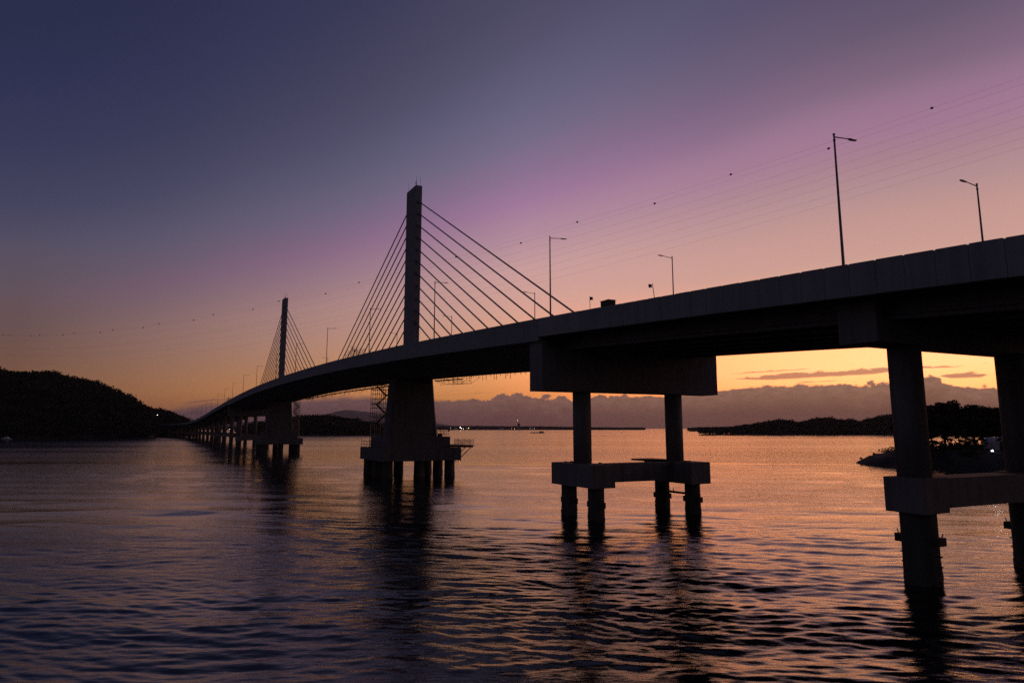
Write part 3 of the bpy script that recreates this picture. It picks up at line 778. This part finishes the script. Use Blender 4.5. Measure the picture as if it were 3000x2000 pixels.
def skiff(x, Y, L, mat, label, cabin):
    X = gx_at(x, Y); o = empty('boat', (X, Y, 0), label, 'boat', 'boats at the foot of the left hill')
    m = MB(); rings = []
    for u in np.linspace(-1, 1, 9):
        w = 1.1*(1-abs(u)**3*(.9 if u > 0 else .5)); rings.append([(X+u*L/2, Y-w, .75+.15*u*u), (X+u*L/2, Y-w*.5, -.2), (X+u*L/2, Y+w*.5, -.2), (X+u*L/2, Y+w, .75+.15*u*u)])
    m.loft(rings); m.build('hull', mat, o)
    if cabin:
        m = MB(); m.loft([[(X+a, Y-.8, z), (X+a, Y+.8, z)][::1] + [(X+b, Y+.8, z2), (X+b, Y-.8, z2)] for a, b, z, z2 in ((-L*.3, L*.25, .7, .7), (-L*.12, L*.05, 2.3, 2.3))]); m.build('cabin', M['white'], o)
    else:
        for u in (-.25, .1):
            m = MB(); m.box((X+u*L, Y-.9, .5), (X+u*L+.35, Y+.9, .62)); m.build('thwart', M['timber'], o)
skiff(23, 624, 9, M['white'], 'small white cabin boat moored at the foot of the left hill', True)
skiff(256, 612, 11, M['hull'], 'long dark open boat lying off the foot of the left hill', False)

# ------------------------------------------------------------------ far town
def building(name, x, Y, w, d, h, mat, label, rows, cols, mast=0):
    X = gx_at(x, Y); o = empty(name, (X, Y, 2.), label, 'building', 'buildings of the far town')
    m = MB(); m.box((X-w/2, Y, 0), (X+w/2, Y+d, h)); m.build('wall', mat, o)
    m = MB(); m.box((X-w/2-.5, Y-.5, h+.003), (X+w/2+.5, Y+d+.5, h+.9)); rf = m.build('roof', M['roof'], o)
    for i in range(rows):
        for j in range(cols):
            m = MB(); cx = X-w/2+w*(j+.5)/cols; cz = 3+(h-4)*(i+.5)/rows
            m.box((cx-w/cols*.28, Y-.12, cz-.9), (cx+w/cols*.28, Y-.004, cz+.9)); m.build('window', M['dark_steel'], o)
    if mast: m = MB(); m.tube((X, Y+d/2, h+.9), (X, Y+d/2, h+mast), .5, .25, 6); m.build('mast', M['steel'], rf)
    return o
building('apartment_tower', 1520, 4120, 15, 14, 37, M['tower'], 'single grey tower block rising above the far shore', 6, 3)
building('town_house', 1470, 4120, 22, 12, 12, M['white'], 'long low pale building on the far shore left of the tower', 2, 5)
building('town_house', 1462, 4125, 10, 10, 15, M['tower'], 'taller grey house at the left end of the low pale building', 2, 2)
building('town_house', 1400, 4120, 13, 12, 15, M['tower'], 'grey house on the far shore between lamps and tower', 3, 3)
building('town_house', 1335, 4120, 15, 12, 11, M['white'], 'small pale house on the far shore near the brightest lamps', 2, 3)
building('town_house', 1560, 4120, 18, 12, 11, M['white'], 'pale house on the far shore just right of the tower', 2, 4)
def town_lamp(x, y, c, s, r, label, Y=4100):
    X, _, z = pxY(x, y, Y); z = max(z, 3)
    o = empty('town_lamp', (X, Y, 1.5), label, 'lamp', 'lamps of the far town')
    m = MB(); m.tube((X, Y, 0), (X, Y, z), .3, .2, 6); m.build('pole', M['steel'], o)
    m = MB(); r *= .62; m.ball((X, Y, z+r), r, 10, 8); m.build('bulb', glow('lamp_glow', c, s*.8), o)
wh, wa, ye, orr, vi = (1, .86, .74), (1, .7, .42), (1, .75, .2), (1, .45, .1), (.75, .45, 1)
for x, y, c, s, r, lb in [
        (1321, 1253.8, wh, 5, 1.6, 'small white lamp on the far shore just right of the near pylon base'),
        (1348.5, 1252.6, wh, 14, 2.6, 'brightest white lamp on the far shore, left of a close pair'),
        (1352.5, 1254.6, wh, 12, 2.4, 'bright white lamp on the far shore, right of a close pair'),
        (1357.5, 1256.2, (1, .95, .6), 8, 1.8, 'pale lamp at the waterline right of the bright pair'),
        (1368, 1254.2, wa, 3, 1.6, 'dim amber lamp left of the yellow lamp on the far shore'),
        (1372.5, 1254.4, ye, 8, 2.0, 'yellow lamp on the far shore right of the white lamps'),
        (1499, 1254.6, wa, 2, 1.8, 'dim amber lamp on the far shore left of the tower'),
        (1507.5, 1256, orr, 6, 1.9, 'orange lamp at the waterline just left of the tower'),
        (1553, 1254.6, wh, 2.5, 1.7, 'dim white lamp on the far shore right of the tower'),
        (1566, 1255, wh, 3, 1.7, 'small white lamp on the far shore, farthest right'),
        (671.5, 1257, wh, 9, 1.8, 'white lamp seen between far bridge columns, left of the others'),
        (677.5, 1249.5, vi, 4, 1.6, 'violet lamp seen high between two far bridge columns'),
        (700, 1258.8, (1, .75, .5), 14, 2.2, 'warm bright lamp seen in a narrow gap between far columns'),
        (732, 1257.2, ye, 9, 1.9, 'yellow lamp seen through the widest gap between far columns'),
        (727.5, 1257.2, (.4, .4, 1), 4, 1.5, 'blue lamp just left of the yellow lamp between far columns')]:
    town_lamp(x, y, c, s, r, lb)
X, _, z = pxY(1516, 1231, 4118)
o = empty('tower_beacon', (X, 4118, 0), 'yellow beacon lamp on a thin mast above the tower block', 'beacon')
m = MB(); m.tube((X, 4118, 0), (X, 4118, z), .35, .15, 6); m.build('mast', M['steel'], o)
m = MB(); m.ball((X, 4118, z), 1.7, 10, 8); m.build('bulb', glow('beacon_glow', ye, 3), o)
X, _, z = pxY(461, 1216, 905)
o = empty('hill_lamp', (X, 905, z-7), 'single small lamp shining among the trees of the lower hill', 'lamp')
m = MB(); m.tube((X, 905, z-7), (X, 905, z), .1, .06, 6); m.build('pole', M['steel'], o)
m = MB(); m.ball((X, 905, z+.3), .42, 10, 8); m.build('bulb', glow('hill_lamp_glow', (1, .95, .8), 4), o)
X, _, z = pxY(981, 1241, 1000)
o = empty('hut', (X, 1000, z-4), 'tiny pale hut among the trees of the wooded island', 'hut')
m = MB(); m.box((X-1.6, 1000-12, z-6), (X+1.6, 1000-9, z)); m.build('wall', M['hut'], o)
m = MB(); m.loft([[(X-2, 1000-12.3+d, z+.003), (X+2, 1000-12.3+d, z+.003), (X, 1000-12.3+d, z+1.5)] for d in (0, 3.6)]); m.build('roof', M['roof'], o)

# ------------------------------------------------------------------ water: one sheet, finer near the bridge, with real wind waves
def water():
    rs = [0.01, 8, 16, 22, 26, 29]
    r = 30.
    while r < 18500:
        rs.append(r); r += max(.11, min(r*r*.5/7135., r*.10))
    rs = np.array(rs)
    az = np.concatenate([np.linspace(-180, -44, 60, endpoint=False), np.linspace(-44, 44, 1150, endpoint=False), np.linspace(44, 180, 60)])
    A = np.radians(az)
    Rg, Ag = np.meshgrid(rs, A, indexing='ij')
    X = Rg*np.sin(Ag); Y = Rg*np.cos(Ag); Z = np.zeros_like(X)
    dr = np.gradient(rs)[:, None]
    rw = np.random.default_rng(3)
    amp = .8+.35*np.sin(X/37+1.3*np.sin(Y/61))*np.sin(Y/29+X/83)+.3*np.sin(X/11+1.7*np.sin(Y/13+X/31))*np.sin(Y/5.5+1.4*np.sin(X/17))
    X0, Y0 = X, Y
    X = X0+.5*np.sin(Y0/2.9+X0/7.7)+.9*np.sin(Y0/9.1-X0/5.3); Y = Y0+.35*np.sin(X0/3.3)+.5*np.sin(X0/6.1+Y0/8.3)   # bends the crests      # gusts: rougher and calmer patches
    for k in range(150):
        a_, b_, sp_, sl = ((.6, 2.2, 19, .0160) if k < 70 else (.28, .7, 35, .010) if k < 110 else (2.6, 14, 18, .0095))
        lam = math.exp(rw.uniform(math.log(a_), math.log(b_)))
        th = R(5)+rw.normal(0, R(sp_))
        kk = 2*math.pi/lam; a = sl/kk
        fade = np.clip((lam/dr-2.2)/2.5, 0, 1)
        ph = kk*(X*math.sin(th)+Y*math.cos(th))+rw.uniform(0, 6.28)
        ph = ph+.6*np.sin(X/(lam*3.1)+rw.uniform(0, 6))+.4*np.sin(Y/(lam*4.3)+rw.uniform(0, 6))
        Z += a*amp*fade*np.sin(ph)
    X, Y = X0, Y0
    Z *= np.clip((4000-Rg)/2000, 0, 1)
    V = np.stack([X, Y, Z], -1).reshape(-1, 3); nr, na = Rg.shape
    i, j = np.meshgrid(np.arange(nr-1), np.arange(na-1), indexing='ij'); a = i*na+j
    f = np.stack([a, a+na, a+na+1, a+1], -1).reshape(-1, 4)
    m, nt, b = new_mat('sea_water')
    b.inputs['Base Color'].default_value = (.006, .010, .014, 1); b.inputs['Roughness'].default_value = .05
    b.inputs['IOR'].default_value = WATER_IOR
    tc = nt.nodes.new('ShaderNodeTexCoord')
    def noise(sc, rot, scale, det):
        mp = nt.nodes.new('ShaderNodeMapping'); mp.inputs['Scale'].default_value = sc; mp.inputs['Rotation'].default_value = (0, 0, R(rot))
        n = nt.nodes.new('ShaderNodeTexNoise'); n.inputs['Scale'].default_value = scale; n.inputs['Detail'].default_value = det; n.inputs['Roughness'].default_value = .6
        n.inputs['Distortion'].default_value = .6
        nt.links.new(tc.outputs['Object'], mp.inputs['Vector']); nt.links.new(mp.outputs['Vector'], n.inputs['Vector']); return n
    n1 = noise((.27, 1, 1), 8, 4.2, 5); n2 = noise((.4, 1, 1), -14, .55, 3); n3 = noise((.22, 1, 1), 4, .012, 3)
    def mth(op, x, y):
        k = nt.nodes.new('ShaderNodeMath'); k.operation = op
        for q, v in ((0, x), (1, y)):
            if hasattr(v, 'is_linked'): nt.links.new(v, k.inputs[q])
            else: k.inputs[q].default_value = v
        return k.outputs[0]
    h = mth('ADD', mth('MULTIPLY', n1.outputs['Fac'], .20), mth('MULTIPLY', n2.outputs['Fac'], .14))
    bp = nt.nodes.new('ShaderNodeBump'); bp.inputs['Distance'].default_value = 1.0
    rp = ramp(nt, [(.40, (.25,)*3), (.60, (1.,)*3)]); nt.links.new(n3.outputs['Fac'], rp.inputs['Fac'])
    st = mth('MULTIPLY', rp.outputs['Color'], WATER_BUMP); nt.links.new(st, bp.inputs['Strength'])
    nt.links.new(h, bp.inputs['Height']); nt.links.new(bp.outputs['Normal'], b.inputs['Normal'])
    # roughness rises away from the camera, standing in for unresolved waves, in long streaks
    ln = nt.nodes.new('ShaderNodeVectorMath'); ln.operation = 'LENGTH'; nt.links.new(tc.outputs['Object'], ln.inputs[0])
    mr = nt.nodes.new('ShaderNodeMapRange'); nt.links.new(ln.outputs['Value'], mr.inputs[0])
    for i_, v_ in ((1, 60), (2, 420), (3, .02), (4, .15)): mr.inputs[i_].default_value = v_
    n4 = noise((.12, 1, 1), 3, .02, 4)
    rg_ = ramp(nt, [(.36, (.72,)*3), (.62, (1.1,)*3)]); nt.links.new(n4.outputs['Fac'], rg_.inputs['Fac'])
    nt.links.new(mth('MULTIPLY', mr.outputs[0], rg_.outputs['Color']), b.inputs['Roughness'])
    o = raw('water', V, f, m, smooth=True)
    tag(o, 'rippled bay water reflecting the dusk sky', 'water', kind='structure')
WATER_IOR, WATER_BUMP = 1.5, .22
water()
HAZE = 3.5e-5

# ------------------------------------------------------------------ haze: thin even air round everything
def haze(density):
    m = bpy.data.materials.new('haze'); m.use_nodes = True; nt = m.node_tree
    for n in list(nt.nodes):
        if n.type == 'BSDF_PRINCIPLED': nt.nodes.remove(n)
    v = nt.nodes.new('ShaderNodeVolumePrincipled'); v.inputs['Density'].default_value = density
    v.inputs['Color'].default_value = (.92, .90, .92, 1); v.inputs['Anisotropy'].default_value = .35
    nt.links.new(v.outputs['Volume'], nt.nodes['Material Output'].inputs['Volume'])
    b = MB(); b.box((-19500, -19500, -22), (19500, 19500, 430)); o = b.build('haze', m)
    tag(o, 'thin purple dusk haze over the bay', 'haze', kind='stuff')
    return o
if HAZE: haze(HAZE)

# ------------------------------------------------------------------ sky: twilight colours by direction, cloud bank on the horizon
world = bpy.data.worlds.new('World'); scene.world = world; world.use_nodes = True
nt = world.node_tree; bg = nt.nodes['Background']; out = nt.nodes['World Output']
tc = nt.nodes.new('ShaderNodeTexCoord'); sep = nt.nodes.new('ShaderNodeSeparateXYZ'); nt.links.new(tc.outputs['Generated'], sep.inputs[0])
def mt(op, *a, clamp=False):
    k = nt.nodes.new('ShaderNodeMath'); k.operation = op; k.use_clamp = clamp
    for i, v in enumerate(a):
        if isinstance(v, (int, float)): k.inputs[i].default_value = v
        else: nt.links.new(v, k.inputs[i])
    return k.outputs[0]
def mixc(f, a, b, mode='MIX'):
    k = nt.nodes.new('ShaderNodeMix'); k.data_type = 'RGBA'; k.blend_type = mode
    for s, v in ((k.inputs[0], f), (k.inputs[6], a), (k.inputs[7], b)):
        if isinstance(v, (int, float)): s.default_value = v
        elif isinstance(v, tuple): s.default_value = (*v, 1)
        else: nt.links.new(v, s)
    return k.outputs[2]
def smooth(x, lo, hi):
    k = nt.nodes.new('ShaderNodeMapRange'); k.interpolation_type = 'SMOOTHSTEP'
    nt.links.new(x, k.inputs[0]); k.inputs[1].default_value = lo; k.inputs[2].default_value = hi; return k.outputs[0]
def linmap(x, lo, hi, a=0., b=1.):
    k = nt.nodes.new('ShaderNodeMapRange'); nt.links.new(x, k.inputs[0])
    for i, v in ((1, lo), (2, hi), (3, a), (4, b)): k.inputs[i].default_value = v
    return k.outputs[0]
DEG = 180/math.pi
az = mt('MULTIPLY', mt('ARCTAN2', sep.outputs[0], sep.outputs[1]), DEG)
el = mt('MULTIPLY', mt('ARCSINE', sep.outputs[2]), DEG)
def azel(x, y):
    a, b = (x-1500)/F, (PY-y)/F
    r = np.array([a, math.cos(PIT)-b*math.sin(PIT), math.sin(PIT)+b*math.cos(PIT)]); r /= np.linalg.norm(r)
    return math.degrees(math.atan2(r[0], r[1])), math.degrees(math.asin(r[2]))
# elevation of the pink band, by azimuth
def curve(x, pts, lo, hi, ylo, yhi):
    c = nt.nodes.new('ShaderNodeFloatCurve'); cu = c.mapping.curves[0]
    P = [((a-lo)/(hi-lo), (v-ylo)/(yhi-ylo)) for a, v in pts]
    cu.points[0].location = P[0]; cu.points[1].location = P[-1]
    for p in P[1:-1]: cu.points.new(*p)
    for p in cu.points: p.handle_type = 'AUTO_CLAMPED'
    c.mapping.update()
    nt.links.new(linmap(x, lo, hi), c.inputs['Value'])
    return linmap(c.outputs[0], 0, 1, ylo, yhi)
band = curve(az, [(-180, 8), (-60, 8), (-36, 9.2), (-20, 12.5), (0, 18.2), (15, 22), (34, 24.8), (60, 24), (100, 14), (180, 8)], -180, 180, 0, 40)
tt = mt('DIVIDE', mt('MAXIMUM', el, 0.), band)
def column(x, samples):
    """colour samples down one column of sky -> stops over t = elevation / band elevation"""
    bz = {150: 9.6, 1500: 18.2, 2900: 24.7}[x]
    st = []
    for y, c in samples:
        t = max(0, azel(x, y)[1])/bz
        st.append((min(1, t/4.), lin(c)))
    st.sort()
    return st
L = column(150, [(0, (37, 42, 72)), (200, (42, 47, 79)), (400, (52, 54, 85)), (600, (67, 66, 94)), (720, (84, 78, 97)), (850, (97, 80, 90)), (950, (104, 80, 80)), (1040, (115, 83, 72)), (1120, (128, 88, 64)), (1200, (132, 86, 62)), (1254, (112, 76, 70))])
C = column(1500, [(-900, (50, 50, 78)), (-400, (58, 56, 84)), (0, (74, 70, 96)), (150, (84, 80, 107)), (300, (99, 95, 124)), (420, (116, 106, 135)), (520, (140, 112, 146)), (600, (161, 120, 155)), (700, (180, 141, 157)), (800, (206, 160, 158)), (900, (215, 164, 150)), (1000, (224, 164, 130)), (1100, (246, 166, 104)), (1160, (232, 150, 82)), (1254, (205, 135, 85))])
Rr = column(2900, [(-1400, (56, 53, 82)), (-700, (64, 59, 90)), (-250, (80, 71, 100)), (0, (102, 86, 109)), (150, (126, 101, 124)), (240, (152, 114, 141)), (330, (163, 120, 146)), (400, (168, 128, 142)), (500, (180, 142, 144)), (600, (198, 152, 144)), (700, (206, 158, 147)), (850, (231, 186, 148)), (1000, (254, 211, 158)), (1060, (255, 214, 162)), (1120, (255, 208, 140)), (1254, (240, 180, 110))])
t4 = mt('MULTIPLY', tt, .25)
rl, rc, rr = (ramp(nt, s) for s in (L, C, Rr))
for r_ in (rl, rc, rr): nt.links.new(t4, r_.inputs['Fac'])
da = mt('ABSOLUTE', mt('SUBTRACT', az, 32.))
wl = smooth(da, 24., 74.); wr = smooth(da, 36., 0.)
sky = mixc(wr, rc.outputs['Color'], rr.outputs['Color'])
wl2 = linmap(da, 31., 67.)
sky = mixc(wl2, sky, rl.outputs['Color'])
# the sky behind the camera: plain blue dusk
back = ramp(nt, [(0, lin((62, 56, 66))), (.2, lin((56, 54, 66))), (.5, lin((44, 44, 60))), (1, lin((34, 36, 54)))])
nt.links.new(linmap(el, 0, 90), back.inputs['Fac'])
sky = mixc(smooth(da, 80., 150.), sky, back.outputs['Color'])
# towards the sun, low down, the sky is brighter than a camera can hold
gl = mt('MULTIPLY', smooth(mt('ABSOLUTE', mt('SUBTRACT', az, 28.)), 34., 4.), smooth(el, 12., 4.5))
sky = mixc(gl, sky, mixc(1., sky, (2.4, 1.30, .98), 'MULTIPLY'))
# clouds
def skynoise(sx, sy, scale, det, rough=.55, kind='n', off=0.):
    cb = nt.nodes.new('ShaderNodeCombineXYZ'); nt.links.new(mt('MULTIPLY_ADD', az, sx, off), cb.inputs[0]); nt.links.new(mt('MULTIPLY', el, sy), cb.inputs[1])
    n = nt.nodes.new('ShaderNodeTexNoise' if kind == 'n' else 'ShaderNodeTexVoronoi')
    n.inputs['Scale'].default_value = scale; nt.links.new(cb.outputs[0], n.inputs['Vector'])
    if kind == 'n': n.inputs['Detail'].default_value = det; n.inputs['Roughness'].default_value = rough; return n.outputs['Fac']
    n.feature = 'SMOOTH_F1'; n.inputs['Smoothness'].default_value = .35; return n.outputs['Distance']
tops = [(-180, 1.2), (-90, 1.2), (azel(300, 1235)[0], azel(300, 1235)[1])]
for x, y in ((420, 1212), (500, 1192), (575, 1180), (660, 1170), (760, 1166), (900, 1160), (1024, 1153), (1075, 1153), (1110, 1163), (1270, 1167), (1380, 1164), (1440, 1160), (1480, 1146), (1560, 1153), (1660, 1160), (1780, 1155), (1860, 1157), (2000, 1150), (2113, 1142), (2200, 1131), (2310, 1127), (2450, 1123), (2560, 1120), (2640, 1110), (2718, 1098), (2760, 1108), (2800, 1122), (2870, 1132), (2917, 1124), (3000, 1118)):
    tops.append(azel(x, y))
tops += [(50, 3.4), (90, 2.), (180, 1.2)]
lo_, hi_ = -60., 60.
tops = [(a, e) for a, e in tops if lo_ <= a <= hi_]; tops = [(lo_, .6)]+tops+[(hi_, 2.5)]
eltop = curve(az, tops, lo_, hi_, 0, 6)
puff = mt('MULTIPLY', mt('SUBTRACT', .42, skynoise(1, 1.15, 1.1, 0, kind='v')), .75)
puff2 = mt('MULTIPLY', mt('SUBTRACT', .42, skynoise(1, 1.2, 3.2, 0, kind='v', off=7.)), .30)
fb = mt('MULTIPLY', mt('SUBTRACT', skynoise(1, 1.3, .8, 7.), .5), .9)
lump = curve(az, [(-60, .15), (-12, .2), (-7, .35), (-3, .6), (-1, 1.05), (4, 1.0), (8, .75), (12, .4), (18, .34), (24, .42), (28, .75), (34, .75), (60, .6)], -60, 60, 0, 1.2)
patchy = mt('MULTIPLY_ADD', skynoise(.3, .2, 1.0, 2., off=91.), 1.6, .2)
edge = mt('SUBTRACT', mt('ADD', eltop, mt('MULTIPLY', mt('MULTIPLY', lump, patchy), mt('ADD', fb, mt('ADD', puff, puff2)))), el)
edge = mt('ADD', edge, mt('MULTIPLY', mt('SUBTRACT', skynoise(1.2, 4., 1.6, 8., off=19.), .5), .22))
soft = curve(az, [(-60, .7), (-14, .6), (-6, .3), (0, .14), (10, .14), (34, .16), (60, .3)], -60, 60, 0, 1)
mask = smooth(mt('DIVIDE', edge, soft), -.2, 1.)
az01 = linmap(az, -36, 36)
cl = ramp(nt, [(0, lin((88, 66, 72))), (.3, lin((106, 78, 82))), (.5, lin((128, 92, 84))), (.65, lin((140, 100, 86))), (.85, lin((152, 110, 92))), (1, lin((145, 105, 90)))])
nt.links.new(az01, cl.inputs['Fac'])
clb = ramp(nt, [(0, lin((78, 58, 66))), (.3, lin((92, 64, 68))), (.5, lin((108, 70, 66))), (.7, lin((116, 77, 65))), (1, lin((124, 83, 66)))])
nt.links.new(az01, clb.inputs['Fac'])
body = mixc(smooth(edge, 0., 2.2), cl.outputs['Color'], clb.outputs['Color'])
tex = mt('MULTIPLY', mt('SUBTRACT', skynoise(.8, 1.6, 1.6, 6.), .5), mt('SUBTRACT', 1., smooth(edge, .4, 2.0)))
body = mixc(1., body, mixc(1., (1, 1, 1), mt('MULTIPLY', tex, .85), 'ADD'), 'MULTIPLY')
# thin streaks over the bank on the right
els = mt('SUBTRACT', el, mt('MULTIPLY', az, .012))
def streaks(sc, ys, off, lo, hi, e0, e1, a0, a1):
    cb = nt.nodes.new('ShaderNodeCombineXYZ'); nt.links.new(mt('MULTIPLY_ADD', az, sc, off), cb.inputs[0]); nt.links.new(mt('MULTIPLY', els, ys), cb.inputs[1])
    n = nt.nodes.new('ShaderNodeTexNoise'); n.inputs['Scale'].default_value = 1.; n.inputs['Detail'].default_value = 5; nt.links.new(cb.outputs[0], n.inputs['Vector'])
    k = smooth(n.outputs['Fac'], lo, hi)
    k = mt('MULTIPLY', k, mt('MULTIPLY', smooth(el, e0, e0+.35), smooth(el, e1, e1-.35)))
    return mt('MULTIPLY', k, mt('MULTIPLY', smooth(az, a0, a0+5), smooth(az, a1, a1-6)))
def one_streak(x0, y0, x1, y1, th, off):
    a0, e0 = azel(x0, y0); a1, e1 = azel(x1, y1); k = (e1-e0)/(a1-a0)
    mid = mt('MULTIPLY_ADD', az, k, e0-k*a0)
    w = mt('MULTIPLY', mt('MULTIPLY', smooth(az, a0, a0+(a1-a0)*.32), smooth(az, a1, a1-(a1-a0)*.25)), th)
    n = mt('SUBTRACT', skynoise(.9, 2.5, 1.3, 6., off=off), .5)
    d = mt('ABSOLUTE', mt('SUBTRACT', mt('SUBTRACT', el, mid), mt('MULTIPLY', n, .28)))
    return smooth(mt('SUBTRACT', mt('ADD', w, mt('MULTIPLY', n, th*1.6)), d), 0., .12)
sk = one_streak(2100, 1113, 2720, 1076, .26, 3.)
for a in ((2090, 1098, 2420, 1076, .09, 11.), (2560, 1080, 2850, 1072, .11, 23.), (2740, 1103, 2910, 1096, .22, 31.), (2300, 1124, 2480, 1112, .08, 41.), (1250, 1158, 1480, 1148, .05, 51.), (1270, 1140, 1400, 1131, .04, 61.), (490, 1186, 700, 1164, .08, 71.), (2880, 1095, 3060, 1088, .05, 77.)):
    sk = mt('MAXIMUM', sk, one_streak(*a))
sky = mixc(mt('MULTIPLY', sk, .92), sky, mixc(.12, cl.outputs['Color'], sky))
full = mixc(mask, sky, body)
full = mixc(smooth(el, -.05, -1.5), full, lin((70, 52, 56)))
nt.links.new(full, bg.inputs['Color']); bg.inputs['Strength'].default_value = 1.
# physical sky under it: the sun is already below the horizon ahead on the right
SUN_AZ, SUN_EL = 30., -2.5
ns = nt.nodes.new('ShaderNodeTexSky'); ns.sky_type = 'NISHITA'; ns.sun_disc = False
ns.sun_elevation = R(SUN_EL); ns.sun_rotation = R(SUN_AZ)
b2 = nt.nodes.new('ShaderNodeBackground'); b2.inputs['Strength'].default_value = .05
nt.links.new(ns.outputs['Color'], b2.inputs['Color'])
ad = nt.nodes.new('ShaderNodeAddShader'); nt.links.new(bg.outputs[0], ad.inputs[0]); nt.links.new(b2.outputs[0], ad.inputs[1]); nt.links.new(ad.outputs[0], out.inputs['Surface'])

# ------------------------------------------------------------------ output
vs = scene.view_settings; scene.display_settings.display_device = 'sRGB'
vs.view_transform = 'Standard'; vs.look = 'None'; vs.exposure = 0; vs.gamma = 1; vs.use_curve_mapping = False
scene.cycles.use_denoising = False
scene.cycles.max_bounces = 6
scene.cycles.sample_clamp_indirect = 2.5
